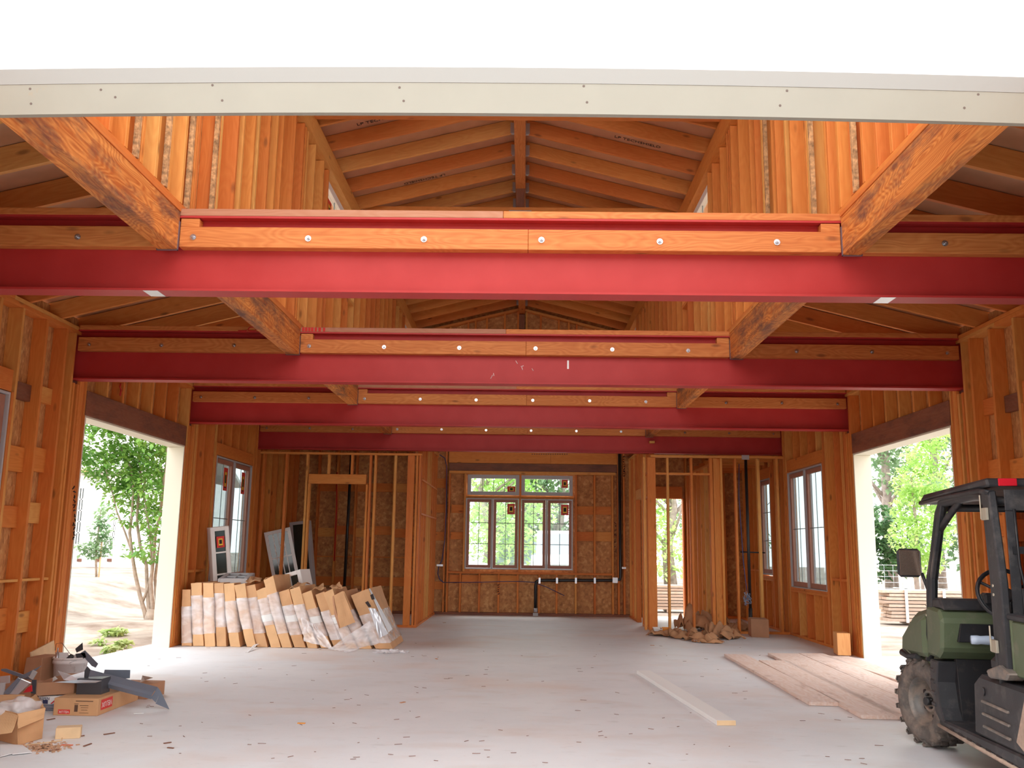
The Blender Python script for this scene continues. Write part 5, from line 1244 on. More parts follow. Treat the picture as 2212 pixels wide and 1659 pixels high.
# wood block, paper, sawdust, strips on the floor
p = KZ(.0, 770, 1290); wb = empty('wood_offcut', p, label='small pale wood offcut alone on the floor near the open carton', cat='wood block')
a, b, c = KZ(0, 622, 1315), KZ(0, 925, 1300), KZ(0, 912, 1215)
beam('offcut', wb, (a+Vector((0, .05, .038))), (b+Vector((0, .05, .038))), .10, .075, M['ply'], bev=.003)
pp = [KZ(.004, *q_) for q_ in ((0, 1528), (135, 1492), (150, 1500), (380, 1475), (270, 1392), (120, 1380), (0, 1385))]
poly('torn_paper', 'torn white paper sheet on the floor in front of the open carton', [p+Vector((0, 0, .003)) for p in pp], M['paper'], .004, 'paper', None, (0, 0, 1))
s = MB(); s.tube([KZ(.006, 290, 1382), KZ(.006, 740, 1325), KZ(.012, 745, 1265)], .0035, 6); o = s.build('thin_stick', M['ply'], local=KZ(0, 290, 1382)); tag(o, 'thin pale stick running from the paper to the wood offcut', 'stick')
s = MB()
rr = random.Random(3)
for k in range(260):
    q = KZ(.003, rr.gauss(520, 130), rr.gauss(1410, 28)); sz = rr.uniform(.003, .012); s.box(q-Vector((sz, sz*.6, .001)), q+Vector((sz, sz*.6, .003)), Matrix.Rotation(rr.uniform(0, 3), 3, 'Z'))
o = s.build('sawdust', plain('sawdust', (.62, .36, .22), .9)); tag(o, 'scattered brown sawdust and chips before the paper', 'sawdust', kind='stuff')
ch = [((1240, 1252), (1370, 1232), 'dark'), ((1955, 1358), (2045, 1345), 'dark'), ((2000, 1408), (2075, 1415), 'dark'), ((1000, 1392), (1090, 1360), 'dark'), ((560, 1078), (655, 1062), 'dark'), ((930, 1278), (1005, 1265), 'dark'), ((590, 1450), (710, 1428), 'dark'), ((1598, 1003), (1715, 998), 'white'), ((735, 1375), (860, 1382), 'red')]
wds = ['near the lower middle of the clutter', 'right of the clutter, upper of two', 'right of the clutter, lower of two', 'below the wood offcut', 'just right of the open carton', 'right of the wood offcut', 'in the sawdust', 'before the long flat carton', 'beside the sawdust']
for k, (a, b, c) in enumerate(ch):
    a = KZ(.004, *a); b = KZ(.004, *b); s = MB(); s.box((-(b-a).length/2, -.006 if c != 'red' else -.014, -.0025), ((b-a).length/2, .006 if c != 'red' else .014, .0025))
    o = s.build('wood_splinter' if c == 'dark' else ('white_strip' if c == 'white' else 'red_chip'), {'dark': M['dark_header'], 'white': M['white'], 'red': plain('orange_chip', (.75, .22, .12), .8)}[c], loc=(a+b)/2, rot=(0, 0, math.atan2((b-a).y, (b-a).x)))
    tag(o, f"{ {'dark': 'dark wood splinter', 'white': 'short white strip', 'red': 'reddish wood chip'}[c]} on the floor {wds[k]}", 'splinter')
for k, (px, py, lb) in enumerate(((651, 1562, 'orange speck of wood on the floor left of centre'), (870, 1517, 'faint brown leaf on the floor left of centre'), (943, 1423, 'brown shaving on the floor under the middle window'), (1409, 1394, 'brown leaf on the floor left of the paper heap'), (960, 1345, 'brown shaving near the left foot of the back wall'))):
    p = P('Z', .004, px, py); s = MB(); s.box((p.x-.03, p.y-.01, .001), (p.x+.03, p.y+.012, .006), Matrix.Rotation(k, 3, 'Z')); o = s.build('wood_shaving', plain('shaving', (.55, .28, .16), .9) if k != 0 else M['orange'], local=p); tag(o, lb, 'shaving')
p = P('Z', 0, 930, 1328); s = MB(); bmesh.ops.create_icosphere(s.b, subdivisions=2, radius=.05, matrix=Matrix.Translation(p+Vector((0, 0, .045))))
for v in s.b.verts: v.co += noise.noise_vector(v.co*20)*.012
o = s.build('paper_ball', M['paper'], local=p); tag(o, 'crumpled white paper ball by the foot of the stud row', 'paper')
s = MB(); rr = random.Random(5)
for k in range(150):
    q = P('Z', .004, rr.uniform(300, 1900), rr.uniform(1380, 1650)); l_ = rr.uniform(.006, .03); s.box(q-Vector((l_, .0018, .001)), q+Vector((l_, .0018, .0015)), Matrix.Rotation(rr.uniform(-1, 1), 3, 'Z'))
o = s.build('floor_debris', M['dark_header']); tag(o, 'tiny dark splinters strewn over the concrete', 'debris', kind='stuff')

# ---------------------------------------------------------------- utility vehicle at the right edge, seen from behind its left side
HD = math.radians(-7)
uv = empty('utility_vehicle', (2.70, 5.7, 0), rz=HD, label='dusty olive and black utility vehicle with roof, cut by the right edge', cat='utility vehicle')
REL = True
def mb(fn, name, mat, bevel=0, par=None, **k): s = MB(); fn(s); return s.build(name, mat, par or uv, bevel=bevel, **k)
WT = 1.42
# roof
def roof(s):
    s.prism([(.02, 1.02, 1.735), (.0, .9, 1.765), (0, -.33, 1.79), (0, -.36, 1.74), (.0, .9, 1.72), (.02, 1.02, 1.70)], (WT, 0, 0))
rf = mb(roof, 'roof', M['blackp'], .012)
mb(lambda s: s.tube([(.02, 1.0, 1.712), (.01, .5, 1.722), (.01, -.2, 1.725), (.02, -.34, 1.70)], .018, 8), 'roof_edge', M['blackm'], par=rf)
mb(lambda s: s.box((.055, -.375, 1.742), (.155, -.362, 1.785)), 'reflector', M['reflector'], .003, par=rf)
# roll cage
def cage(s):
    for x in (.04, WT-.04):
        s.tube([(x, -.30, .62), (x, -.29, 1.2), (x, -.27, 1.60), (x, -.2, 1.70), (x, 0, 1.71), (x, .55, 1.70), (x, .66, 1.62), (x, .92, 1.18), (x, 1.03, .78), (x, 1.08, .62)], .036, 12)
        s.tube([(x, .22, 1.695), (x, .48, 1.60), (x, .74, 1.49)], .022, 10)
    s.tube([(.04, -.28, 1.66), (WT-.04, -.28, 1.66)], .026, 10); s.tube([(.04, -.30, .95), (WT-.04, -.30, .95)], .026, 10); s.tube([(.04, .62, 1.66), (WT-.04, .62, 1.66)], .026, 10); s.tube([(.04, .96, 1.02), (WT-.04, .96, 1.02)], .024, 10)
mb(cage, 'roll_cage', M['blackm'])
mb(lambda s: s.prism([(.012, .60, 1.71), (.012, .52, 1.71), (.012, .86, 1.18), (.012, .94, .72), (.012, 1.05, .72), (.012, .98, 1.18)], (.03, 0, 0)), 'windshield_frame', M['blackp'], .006)
mb(lambda s: s.prism([(.005, -.34, 1.72), (.005, -.22, 1.72), (.005, -.26, 1.2), (.005, -.25, .72), (.005, -.42, .72), (.005, -.42, 1.2)], (.045, 0, 0)), 'door_post', M['blackp'], .008)
mb(lambda s: (s.cyl((.0, -.31, 1.18), (.03, -.31, 1.18), .008, n=10), s.cyl((.0, -.31, 1.13), (.03, -.31, 1.13), .008, n=10), s.cyl((.0, .98, 1.0), (.02, .98, 1.0), .008, n=10), s.cyl((.0, .99, .93), (.02, .99, .93), .008, n=10)), 'bolts', M['brass'])
for z in (1.585, .845): mb(lambda s: (s.box((-.012, -.33, z-.035), (.004, -.25, z+.035)), s.cyl((-.014, -.26, z-.03), (-.014, -.26, z+.11), .005, n=8)), 'door_hinge', M['brass'], .002)
# rear curtain with window
def curt(s):
    y = -.40; s.box((.07, y, 1.60), (WT-.07, y+.01, 1.72)); s.box((.07, y, .98), (.125, y+.01, 1.60)); s.box((WT-.125, y, .98), (WT-.07, y+.01, 1.60)); s.box((.125, y, .98), (WT-.125, y+.01, 1.17))
rc = mb(curt, 'rear_curtain', M['blackp'], .004)
mb(lambda s: s.box((.125, -.398, 1.17), (WT-.125, -.394, 1.60)), 'vinyl_window', M['smoke'], par=rc)
mb(lambda s: s.tube([(.115, -.405, 1.61), (.12, -.405, 1.3), (.14, -.405, 1.17), (.2, -.405, 1.155), (1.2, -.405, 1.155)], .008, 6), 'zip_edge', M['blackm'], par=rc)
mb(lambda s: [s.cyl((x, -.41, 1.12), (x, -.402, 1.12), .012, n=12) for x in (.16, .24, .32)], 'snaps', M['brass'], par=rc)
mb(lambda s: s.box((.09, -.402, 1.36), (WT-.1, -.41, 1.40)), 'strap', M['blackm'], par=rc)
# dash, cowl, hood, fenders
def dash(s):
    s.prism([(0, .80, .66), (0, .70, .72), (0, .66, .92), (0, .72, .985), (0, .98, 1.0), (0, 1.02, .66)], (WT, 0, 0))
da = mb(dash, 'dashboard', M['olive'], .02)
mb(lambda s: (s.prism([(.10, .655, .78), (.40, .655, .78), (.42, .648, .90), (.12, .648, .90)], (0, .05, 0))), 'glove_tray', M['blackm'], .004, par=da)
mb(lambda s: s.prism([(.02, .68, .985), (.02, .75, 1.06), (.02, 1.0, 1.05), (.02, 1.02, .98)], (WT-.04, 0, 0)), 'dash_top', M['blackp'], .015, par=da)
mb(lambda s: s.box((.30, .70, 1.02), (.50, .80, 1.10)), 'instrument_pod', M['blackp'], .015, par=da)
mb(lambda s: s.prism([(.05, 1.0, 1.0), (.05, 1.5, .92), (.05, 1.85, .74), (.05, 1.9, .55), (.05, 1.0, .55)], (WT-.1, 0, 0)), 'hood', M['olive'], .04)
def fender(s):
    pr = []
    for k in range(13):
        t = PI*k/12*.98; pr.append((.0, 1.35+.40*math.cos(t), .30+.37*math.sin(t)))
    inner = [(.0, 1.35+.34*math.cos(PI*k/12*.98), .30+.31*math.sin(PI*k/12*.98)) for k in range(12, -1, -1)]
    s.prism([Vector(p)+Vector((-.06, 0, 0)) for p in pr]+[Vector(p)+Vector((-.06, 0, 0)) for p in inner], (.32, 0, 0))
mb(lambda s: s.prism([(-.02, 1.02, .64), (-.02, 1.46, .62), (-.02, 1.50, .68), (-.02, 1.40, .80), (-.02, 1.2, .88), (-.02, 1.02, .93)], (.2, 0, 0)), 'fender_panel', M['olive'], .03)
mb(lambda s: s.tube([(.0, 1.25, .625), (-.01, 1.45, .60), (-.02, 1.56, .62)], [.02, .022, .028], 10), 'fender_tip', M['blackp'])
mb(lambda s: (s.prism([(0, .96, .64), (0, .99, .45), (0, .92, .30), (0, .78, .215), (0, .70, .215), (0, .80, .34), (0, .84, .5), (0, .80, .64)], (.18, 0, 0)), [s.box((-.008, .88, .33+.075*k), (.04, .965, .36+.075*k)) for k in range(4)]), 'fender_liner', M['blackp'], .008)
# firewall and floor
mb(lambda s: s.prism([(.12, .84, .66), (.12, .90, .30), (.12, .80, .25), (.12, .74, .25), (.12, .80, .66)], (WT-.24, 0, 0)), 'firewall', M['blackm'], .004)
mb(lambda s: s.prism([(0, .84, .225), (0, -.75, .235), (0, -.75, .30), (0, -.5, .31), (0, .84, .265)], (WT, 0, 0)), 'floor_pan', M['blackp'], .012)
mb(lambda s: [s.box((-.003, .55-.16*k, .232), (.003, .62-.16*k, .245)) for k in range(8)], 'rocker_slots', M['ink'])
mb(lambda s: s.tube([(-.004, .84, .222), (-.004, .2, .222), (-.004, -.75, .23)], .012, 6), 'muddy_sill', M['mud'])
# seat base with louvres
sb_ = mb(lambda s: s.prism([(.0, .16, .29), (.0, .12, .60), (.0, .02, .655), (.0, -.66, .66), (.0, -.70, .31)], (WT, 0, 0)), 'seat_base', M['blackp'], .02)
mb(lambda s: [s.box((-.012, -.42, .36+.07*k), (.004, -.02, .375+.07*k)) for k in range(3)], 'louvre', M['rim'], .004, par=sb_)
mb(lambda s: s.cyl((-.01, -.05, .565), (.0, -.05, .565), .025, n=16), 'cap', M['blackm'], par=sb_)
mb(lambda s: s.prism([(-.02, -.20, .66), (-.02, -.46, .68), (-.02, -.50, .72), (-.02, -.36, .75), (-.02, -.16, .70)], (.10, 0, 0)), 'latch_cover', M['rim'], .01)
mb(lambda s: s.prism([(-.005, -.50, .37), (-.005, -.72, .30), (-.005, -.72, .60), (-.005, -.66, .62)], (.006, 0, 0)), 'dried_mud_patch', M['mud'], par=sb_)
# seats
mb(lambda s: (s.box((.10, -.22, .66), (WT-.1, .12, .76)), s.prism([(.10, -.22, .74), (.10, -.16, .76), (.10, -.26, 1.12), (.10, -.33, 1.12)], (WT-.2, 0, 0))), 'seat', M['blackp'], .03)
# bed box behind
bd = mb(lambda s: (s.box((.03, -.46, .70), (WT-.03, -.425, 1.03)), s.box((.03, -1.55, .70), (.07, -.46, 1.0)), s.box((WT-.07, -1.55, .70), (WT-.03, -.46, 1.0)), s.box((.07, -1.55, .70), (WT-.07, -.46, .73)), s.box((.07, -1.55, .73), (WT-.07, -1.51, 1.0))), 'cargo_bed', M['olive'], .012)
mb(lambda s: s.box((.02, -1.56, 1.0), (.08, -.42, 1.035)), 'bed_rail', M['blackp'], .01, par=bd)
# steering wheel
st = Matrix.Translation((.36, .48, 1.10)) @ Matrix.Rotation(math.radians(62), 4, 'X')
def sw(s):
    s.tube([st @ Vector((.175*math.cos(t), .175*math.sin(t), 0)) for t in [k*2*PI/28 for k in range(28)]], .014, 10, closed=True)
    s.cyl(st @ Vector((0, 0, -.02)), st @ Vector((0, 0, .012)), .045, n=20)
    for t in (.5, 2.6, 4.7): s.tube([st @ Vector((0, 0, 0)), st @ Vector((.17*math.cos(t), .17*math.sin(t), 0))], .010, 8)
    s.cyl(st @ Vector((0, 0, -.02)), st @ Vector((0, 0, -.28)), .02, n=12)
mb(sw, 'steering_wheel', M['blackm'])
# mirror
mr = mb(lambda s: (s.box((-.165, 1.0, 1.19), (.0, 1.045, 1.39))), 'wing_mirror', M['blackp'], .022)
mb(lambda s: s.box((-.152, .996, 1.203), (-.013, .999, 1.377)), 'mirror_glass', M['mirror'], .001, par=mr)
mb(lambda s: s.tube([(.0, 1.02, 1.22), (.03, 1.0, 1.1)], .012, 8), 'mirror_arm', M['blackm'], par=mr)
# front wheel, steered left
def wheel(loc, steer, name='front_wheel'):
    w = empty(name, loc, rz=steer); w.parent = uv
    MX = Matrix.Rotation(-PI/2, 4, 'Y')           # lathe axis +z -> -x (outward)
    R_ = .30; hw = .115
    s = MB(); s.lathe([(.165, hw-.03), (.175, hw-.005), (.235, hw+.004), (.272, hw-.012), (.288, hw-.035), (.290, -hw+.035), (.272, -hw+.012), (.235, -hw-.004), (.175, -hw+.005), (.165, -hw+.03)], 56, MX)
    n = 18
    for k in range(n):
        for sgn in (1, -1):
            t = 2*PI*(k+(.5 if sgn < 0 else 0))/n
            for (r0, z0, z1, tw, dt) in ((.288, .0, .055, .085, .06), (.286, .055, .112, .075, .02)):
                pts = []
                for (zz, tt) in ((z0*sgn, t), (z1*sgn, t+dt*sgn), (z1*sgn, t+dt*sgn+tw*1.6), (z0*sgn, t+tw*1.6)):
                    pts.append(MX @ Vector((r0*math.cos(tt), r0*math.sin(tt), zz)))
                q = [MX @ Vector(((r0+.020)*math.cos(tt), (r0+.020)*math.sin(tt), zz*.97)) for (zz, tt) in ((z0*sgn, t+.01), (z1*sgn, t+dt*sgn+.01), (z1*sgn, t+dt*sgn+tw*1.45), (z0*sgn, t+tw*1.45))]
                va = [s.b.verts.new(p) for p in pts]; vb = [s.b.verts.new(p) for p in q]
                s.b.faces.new(vb)
                for e in range(4): s.b.faces.new((va[e], va[(e+1) % 4], vb[(e+1) % 4], vb[e]))
            # shoulder block
            tt = t+.03; va = [MX @ Vector((r*math.cos(a_), r*math.sin(a_), z)) for r, a_, z in ((.292, tt, .10*sgn), (.292, tt+.12, .10*sgn), (.262, tt+.11, .122*sgn), (.262, tt+.01, .122*sgn))]
            vv = [s.b.verts.new(p) for p in va]; ww = [s.b.verts.new(p-(MX @ Vector((0, 0, .03*sgn)))) for p in va]; s.b.faces.new(vv)
            for e in range(4): s.b.faces.new((vv[e], vv[(e+1) % 4], ww[(e+1) % 4], ww[e]))
    s.build('tyre', M['rubber'], w)
    s = MB(); s.lathe([(.0, .02), (.055, .02), (.06, .035), (.075, .03), (.10, -.005), (.135, -.01), (.145, .06), (.163, .085), (.172, .092), (.172, -.09), (.15, -.085), (.14, -.03)], 40, MX); r_ = s.build('rim', M['rim'], w)
    s = MB()
    for k in range(4): t = k*PI/2+.4; s.cyl(MX @ Vector((.045*math.cos(t), .045*math.sin(t), .02)), MX @ Vector((.045*math.cos(t), .045*math.sin(t), .045)), .008, n=6)
    s.cyl(MX @ Vector((0, 0, .02)), MX @ Vector((0, 0, .06)), .028, n=16); s.build('hub_nuts', M['blackm'], r_)
    s = MB()
    for k in range(6): t = k*PI/3; s.cyl(MX @ Vector((.105*math.cos(t), .105*math.sin(t), -.004)), MX @ Vector((.105*math.cos(t), .105*math.sin(t), .002)), .018, n=12)
    s.build('vent_holes', M['ink'], r_)
    return w
wheel((.10, 1.30, .309), math.radians(18))
wheel((WT-.10, 1.30, .309), math.radians(18)).rotation_euler.z += PI
wheel((.10, -.98, .309), 0, 'rear_wheel'); wheel((WT-.10, -.98, .309), PI, 'rear_wheel')
mb(lambda s: (s.tube([(.15, 1.3, .31), (WT-.15, 1.3, .31)], .03, 8), s.box((.3, -1.2, .28), (WT-.3, 1.6, .36))), 'chassis', M['blackm'])
REL = False
# water bottle lying in the glove tray
s = MB(); M_ = Matrix.Translation((.17, .66, .80)) @ Matrix.Rotation(PI/2, 4, 'Y'); s.lathe([(0, 0), (.028, .003), (.03, .04), (.027, .06), (.03, .10), (.03, .13), (.012, .17), (.012, .185), (0, .185)], 18, M_)
bt = s.build('water_bottle', M['bottle']); bt.matrix_world = Matrix.Translation(uv.location) @ Matrix.Rotation(HD, 4, 'Z'); bt.matrix_world.translation = uv.matrix_basis @ Vector((0, -.03, 0)); tag(bt, 'water bottle lying in the open tray of the vehicle dashboard', 'bottle')

# ---------------------------------------------------------------- outdoors
def leaves(name, blobs, n, size, mat, parent=None, seed=1, zdrop=.3):
    """a crown of small folded leaves spread over ellipsoids (centre, radii)"""
    rnd = random.Random(seed); s = MB(); tot = sum(b[1][0]*b[1][1]*b[1][2] for b in blobs)
    for c, rad in blobs:
        m = int(n*rad[0]*rad[1]*rad[2]/tot)+3
        for _ in range(m):
            while True:
                d = Vector((rnd.uniform(-1, 1), rnd.uniform(-1, 1), rnd.uniform(-1, 1)))
                if .12 < d.length < 1 and rnd.random() < d.length+.15: break
            p = Vector(c)+Vector((d.x*rad[0], d.y*rad[1], d.z*rad[2]))
            if noise.noise(p*1.6) < -.2 and rnd.random() < .8: continue
            l_ = size*rnd.uniform(.6, 1.35); a = rnd.uniform(0, 2*PI); el = rnd.uniform(-1.1, .5)
            t = Vector((math.cos(a)*math.cos(el), math.sin(a)*math.cos(el), math.sin(el))); w = t.cross(Vector((rnd.uniform(-.5, .5), rnd.uniform(-.5, .5), 1))).normalized()*l_*.28
            u = Vector((0, 0, l_*.08)); b = s.b
            v = [b.verts.new(p), b.verts.new(p+t*l_*.45+w+u), b.verts.new(p+t*l_), b.verts.new(p+t*l_*.45-w+u), b.verts.new(p+t*l_*.45)]
            b.faces.new((v[0], v[1], v[4])); b.faces.new((v[1], v[2], v[4])); b.faces.new((v[2], v[3], v[4])); b.faces.new((v[3], v[0], v[4]))
    return s.build(name, mat, parent, fix=False)
def GP(x, y, dist_xy=None):
    """the point of the outdoor ground seen at photo pixel x,y"""
    d = (_f + CR*((x-CX)/FPX) - CU*((y-CY)/FPX)); t = 5
    for _ in range(4000):
        p = CAMP+d*t
        if p.z <= gz(p.x, p.y) or t > 90: break
        t += .02
    return p
# multi-stemmed tree beyond the left opening
b = GP(322, 1348); b.z = gz(b.x, b.y)
b = Vector((-7.25, 18.3, gz(-7.25, 18.3)-.03))
tr = empty('tree', b, label='many-stemmed green tree just outside the left opening', cat='tree')
def TP(x, y, dy=0): return P('Y', b.y+dy, x, y)
stems = [([(318, 1345), (312, 1320), (302, 1285), (292, 1240), (284, 1190), (280, 1150), (285, 1110), (288, 1060), (283, 1010), (262, 970), (245, 930)], .075, 0),
         ([(324, 1345), (322, 1320), (318, 1270), (316, 1220), (303, 1180), (296, 1130), (298, 1085), (305, 1040), (300, 980), (296, 930), (290, 880)], .07, .25),
         ([(326, 1345), (330, 1310), (326, 1260), (332, 1200), (336, 1150), (345, 1115), (352, 1060), (358, 1010), (362, 950), (366, 890)], .07, -.2),
         ([(330, 1345), (338, 1300), (335, 1250), (340, 1210), (350, 1150), (356, 1100), (352, 1040), (345, 980), (350, 920)], .06, .3),
         ([(308, 1300), (318, 1275), (328, 1235), (326, 1180), (318, 1110), (310, 1060), (318, 1010), (330, 960), (328, 900)], .045, .1),
         ([(284, 1190), (270, 1150), (252, 1105), (243, 1065), (235, 1040), (225, 1000)], .035, 0), ([(335, 1180), (322, 1140), (312, 1100), (300, 1085)], .03, .1)]
s = MB()
for pts, r0, dy in stems: s.tube([TP(x, y, dy*(i/len(pts))) for i, (x, y) in enumerate(pts)], [.6*r0*(1-.75*i/len(pts)) for i in range(len(pts))], 9)
s.cyl(b-Vector((0, 0, .1)), b+Vector((.02, 0, .25)), .16, .09, 12)
s.build('stems', M['trunk'], tr)
bl = []
for x, y, rx, rz_, dy in ((215, 950, .55, .5, -.3), (250, 1010, .5, .5, 0), (300, 950, .7, .6, .2), (350, 960, .5, .6, -.2), (300, 1050, .5, .45, .3), (345, 1060, .4, .5, .1), (270, 1070, .35, .35, 0), (355, 1130, .35, .4, .2), (290, 1110, .25, .25, 0), (235, 880, .8, .5, 0), (320, 870, .9, .6, 0), (300, 1190, .15, .2, 0), (340, 1190, .25, .25, 0), (200, 1000, .3, .3, 0)):
    c = TP(x, y, dy); bl.append((c, (rx, .8, rz_)))
leaves('foliage', bl, 10500, .125, M['leafA'], tr, 3)
# small staked tree
b2 = GP(212, 1246)
t2 = empty('small_tree', b2, label='young staked tree in front of the white house', cat='tree')
def T2(x, y): return P('Y', b2.y, x, y)
s = MB(); s.tube([T2(208, 1246), T2(207, 1200), T2(212, 1150), T2(218, 1100)], [.03, .026, .018, .008], 8); s.build('trunk', M['trunk'], t2)
s = MB(); s.tube([T2(213, 1248), T2(220, 1170)], .022, 8); s.build('stake', M['ply'], t2)
leaves('foliage', [(T2(220, 1110), (.16, .2, .32)), (T2(215, 1145), (.28, .3, .28)), (T2(188, 1180), (.30, .25, .14)), (T2(222, 1175), (.28, .25, .25)), (T2(205, 1195), (.40, .25, .12))], 750, .13, M['leafC'], t2, 5)
# white house
hy = 32.0; hb = gz(-14, hy)-.1
h = empty('house', (-13, hy, hb), label='white house with gridded windows seen through the left opening', cat='house')
hx0, hx1 = P('Y', hy, -200, 1200).x, P('Y', hy, 352, 1200).x; ez = P('Y', hy, 170, 1022).z
s = MB(); s.box((hx0, hy, hb), (hx1, hy+7, ez)); s.build('walls', M['whitepaint'], h)
s = MB(); s.prism([(hx0-.3, hy-.45, ez), (hx0-.3, hy+3.5, ez+1.6), (hx0-.3, hy+7.4, ez), (hx0-.3, hy+7.4, ez+.15), (hx0-.3, hy+3.5, ez+1.8), (hx0-.3, hy-.45, ez+.18)], (hx1-hx0+.6, 0, 0)); s.build('roof', plain('pale_roof', (.62, .58, .55), .8), h)
def hwin(x0, y0, x1, y1):
    a = P('Y', hy, x0, y1); c = P('Y', hy, x1, y0); s = MB(); f = .06
    s.box((a.x, hy-.05, a.z), (c.x, hy+.01, c.z)); w = s.build('window', plain('house_window_glass', (.07, .085, .085), .2), h)
    s = MB(); s.box((a.x-f, hy-.08, a.z-f), (a.x, hy, c.z+f)); s.box((c.x, hy-.08, a.z-f), (c.x+f, hy, c.z+f)); s.box((a.x, hy-.08, a.z-f), (c.x, hy, a.z)); s.box((a.x, hy-.08, c.z), (c.x, hy, c.z+f))
    n_ = 2
    for i in range(1, n_): x = a.x+(c.x-a.x)*i/n_; s.box((x-.02, hy-.07, a.z), (x+.02, hy-.051, c.z))
    for j in range(1, 5): z = a.z+(c.z-a.z)*j/5; s.box((a.x, hy-.07, z-.02), (c.x, hy-.051, z+.02))
    s.build('window_bars', M['whitepaint'], w)
hwin(164, 1055, 184, 1175); hwin(243, 1110, 254, 1174); hwin(120, 1055, 140, 1175); hwin(325, 1110, 336, 1174)
s = MB()
for x in (172, 211, 237): a = P('Y', hy, x, 1210); s.box((a.x-.07, hy-.06, a.z-.05), (a.x+.07, hy, a.z+.05))
s.build('vent', M['dark_header'], h)
s = MB(); a = P('Y', hy, 176, 1018); s.box((a.x-1, hy-.5, a.z-.06), (a.x+.5, hy-.44, a.z+.02)); s.build('gutter', plain('terracotta_gutter', (.6, .3, .15), .8), h)
# weeds by the slab edge
rr = random.Random(2)
for k, (px, py, n_, sz, lb) in enumerate(((245, 1372, 160, .10, 'grassy weed clump on the dirt mound outside the left opening'), (262, 1398, 60, .12, 'leafy weed before the mound outside the left opening'), (240, 1412, 70, .10, 'low weed at the edge of the slab outside the left opening'), (215, 1395, 60, .08, 'sparse weed left of the leafy one outside the left opening'))):
    c = GP(px, py); w = leaves('weed', [(c+Vector((0, 0, .06)), (.22 if k < 1 else .12, .2 if k < 1 else .1, .05))], n_, sz, M['grass'], None, 20+k); tag(w, lb, 'weed', 'weeds outside the left opening')
# right side: light green tree, dark bushes, bare trunks, fence, lumber pile
b3 = Vector((9.55, 22.5, -.17)); R3 = lambda x, y, dy=0: P('Y', b3.y+dy, x, y)
t3 = empty('bright_tree', (R3(1985, 1265).x, b3.y, -.17), label='bright lime green young tree outside the right opening', cat='tree')
c = R3(1985, 1270); s = MB(); s.tube([(c.x, b3.y, -.2), (c.x-.05, b3.y, .8), (c.x+.03, b3.y, 2.0), (c.x-.02, b3.y, 3.2)], [.07, .06, .045, .02], 8); s.build('trunk', M['trunkd'], t3)
leaves('foliage', [(R3(1990, 1215), (.55, .55, .3)), (R3(1985, 1160), (.75, .7, .55)), (R3(1995, 1100), (.75, .7, .6)), (R3(1990, 1040), (.7, .6, .5)), (R3(2000, 985), (.6, .5, .5)), (R3(2010, 935), (.5, .5, .5)), (R3(2045, 1100), (.4, .4, .6))], 6500, .12, M['leafB'], t3, 8)
def bgtree(name, x, y0, yt, Y, w, mat, label, seed, n=3500, sz=.3, trunk=True, group=None, blobs=6, gap=0):
    c = P('Y', Y, x, y0); top = P('Y', Y, x, yt); h_ = top.z+.2; t = empty(name, (c.x, Y, -.18), label=label, cat='tree', group=group)
    rnd = random.Random(seed)
    if trunk:
        s = MB(); s.tube([(c.x, Y, -.2), (c.x+rnd.uniform(-.2, .2), Y, h_*.35), (c.x+rnd.uniform(-.4, .4), Y, h_*.7), (c.x, Y, h_)], [.26, .2, .12, .03], 9)
        for k in range(7):
            z = h_*rnd.uniform(.3, .8); a = rnd.uniform(0, 6.3); s.tube([(c.x, Y, z), (c.x+math.cos(a)*w*.4, Y+math.sin(a)*w*.3, z+.8), (c.x+math.cos(a)*w*.8, Y+math.sin(a)*w*.5, z+1.9)], [.08, .05, .015], 6)
        s.build('trunk', M['trunkd'], t)
    bl = [(Vector((c.x+rnd.uniform(-w, w)*.5, Y+rnd.uniform(-w, w)*.4, h_*(.2+gap+(.8-gap)*(k+.5)/blobs))), (w*rnd.uniform(.45, .75), w*.6, h_*.17)) for k in range(blobs)]
    leaves('foliage', bl, n, sz, mat, t, seed); return t
bgtree('gum_tree', 1925, 1235, 800, 36, 1.8, M['leafC'], 'tall grey trunked gum tree left behind the bright tree', 11, 2600, .26, gap=.25)
bgtree('gum_tree', 2030, 1235, 780, 38, 2.2, M['leafC'], 'tall gum tree right behind the bright tree', 12, 2600, .28, gap=.2)
bgtree('gum_tree', 1880, 1235, 860, 40, 1.8, M['leafC'], 'thin bare gum tree at the left edge of the right opening', 13, 900, .25, gap=.4)
bgtree('bush', 1900, 1225, 1120, 33, 1.6, M['leafD'], 'dark green bush at the foot of the gum trees', 14, 2600, .24, trunk=False)
bgtree('bush', 2075, 1225, 1060, 34, 1.9, M['leafC'], 'grey green bush right of the bright tree', 15, 2600, .26, trunk=False)
fn = empty('wire_fence', P('Y', 30, 1900, 1215), label='distant wire field fence outside the right opening', cat='fence')
fz = P('Y', 30, 1900, 1205).z
for k in range(7):
    x = P('Y', 30, 1880, 1200).x+k*1.6; s = MB(); s.cyl((x, 30, -.2), (x, 30, fz+.35), .05, n=8); s.build('post', M['trunkd'], fn)
s = MB(); xa = P('Y', 30, 1870, 1200).x
for z in range(6): s.tube([(xa, 30, .1+z*.18), (xa+11, 30, .1+z*.18)], .008, 4)
for k in range(40): s.tube([(xa+k*.28, 30, 0), (xa+k*.28, 30, 1.0)], .005, 4)
s.build('wire', M['galv'], fn)
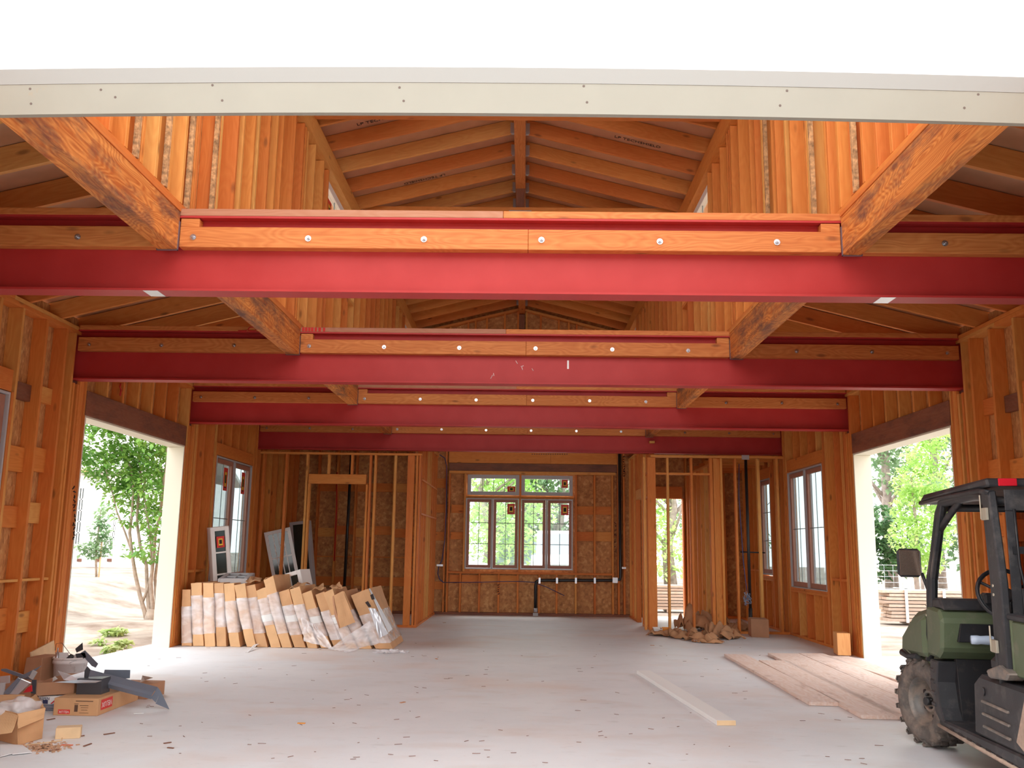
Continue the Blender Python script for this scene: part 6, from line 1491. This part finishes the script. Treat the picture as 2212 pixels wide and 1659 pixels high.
# stacked lumber
def lumber(x0, x1, y, dz, rows, label, cols=4, L=2.6, rz=.1):
    r = empty('lumber_pile', ((x0+x1)/2, y, -.16), label=label, cat='lumber pile', group=None)
    rnd = random.Random(9)
    for k in range(rows):
        z = -.08+dz*k; j = rnd.uniform(-.12, .12)
        for c_ in range(2):
            o = bb('board', r, (x0+j, y+c_*.32, z), (x1+j+rnd.uniform(-.1, .1), y+c_*.32+.30, z+dz*.8), M['old_lumber'])
    for x in (x0+.5, x1-.6): bb('bearer', r, (x, y-.02, -.15), (x+.1, y+.64, -.085), M['old_lumber'])
    return r
xa, xb = P('Y', 20.5, 1917, 1330).x, P('Y', 20.5, 2120, 1340).x
lp = lumber(xa, xb, 20.5, .075, 9, 'strapped pile of grey boards on the ground outside the right opening')
s = MB()
for px in (1958, 2040): x = P('Y', 20.48, px, 1300).x; s.box((x-.03, 20.46, -.1), (x+.03, 20.475, .62)); s.box((x-.03, 20.46, .61), (x+.03, 21.1, .62))
s.build('strap', M['white'], lp)
# behind the back wall
x0, x1 = P('Y', 23.5, 1405, 1300).x, P('Y', 23.5, 1475, 1300).x
lumber(x0-.6, x1+.2, 23.5, .075, 8, 'pile of grey boards outside the back doorway')
bgtree('green_tree', 1450, 1210, 1030, 34, 2.0, M['leafB'], 'pale green tree beyond the back doorway', 21, 2600, .22)
bgtree('green_tree', 1050, 1215, 985, 40, 3.0, M['leafB'], 'wide light green tree behind the left half of the back window', 22, 4500, .26)
bgtree('green_tree', 1200, 1215, 990, 44, 3.2, M['leafC'], 'wide grey green tree behind the right half of the back window', 23, 4500, .28)
bgtree('green_tree', 1125, 1215, 1000, 46, 2.6, M['leafA'], 'darker green tree between the two wide trees behind the back window', 24, 3000, .28)
bgtree('green_tree', 1560, 1215, 1000, 44, 3.0, M['leafC'], 'green tree far right behind the back wall', 25, 2000, .3)
s = MB()
# white truck and cars
def truck(cx, Y, W, H, label, cab=True, mat=None):
    global REL
    m = mat or M['whitepaint']; r = empty('parked_truck', (cx, Y, -.16), label=label, cat='truck'); REL = True
    s = MB(); s.prism([(-W/2, 0, .45), (-W/2, 0, H*.52), (-W/2, .9, H*.60), (-W/2, 4.6, H*.60), (-W/2, 4.6, .45)], (W, 0, 0)); s.build('body', m, r, bevel=.06, seg=2)
    s = MB(); s.prism([(-W*.42, .95, H*.58), (-W*.40, 1.5, H), (-W*.40, 2.9, H), (-W*.42, 3.3, H*.58)], (W*.82, 0, 0)); s.build('cab', m, r, bevel=.05, seg=2)
    s = MB(); s.prism([(-W*.36, .985, H*.63), (W*.36, .985, H*.63), (W*.34, 1.42, H*.95), (-W*.34, 1.42, H*.95)], (0, .02, .0)); s.build('windscreen', plain('windscreen', (.25, .3, .34), .1), r)
    s = MB(); s.box((-W*.3, -.03, H*.33), (W*.3, .02, H*.47)); s.build('grille', M['muntin'], r)
    s = MB(); [s.box((x-.14, -.04, H*.36), (x+.14, .02, H*.46)) for x in (-W*.4, W*.4)]; s.build('headlamp', M['silver'], r)
    s = MB(); s.box((-W/2, -.12, .35), (W/2, 0, .55)); s.build('bumper', M['vinyl'], r)
    for x in (-W/2+.12, W/2-.12):
        for y in (.8, 3.8): s = MB(); s.cyl((x-.11, y, .36), (x+.11, y, .36), .36, n=24); s.build('wheel', M['blackp'], r)
    REL = False; return r
truck(P('Y', 31, 1215, 1190).x, 31, 2.0, 2.15, 'white pickup truck facing the right half of the back window')
t_ = truck(P('Y', 33, 1035, 1200).x, 33, 1.9, 1.75, 'white low vehicle behind the left half of the back window'); t_.rotation_euler.z = .9
t_ = truck(P('Y', 39.5, 1095, 1200).x, 39.5, 1.9, 1.95, 'grey blue vehicle behind the middle of the back window', mat=plain('blue_grey_paint', (.28, .34, .42), .3)); t_.rotation_euler.z = -.3
s = MB(); s.b.free()
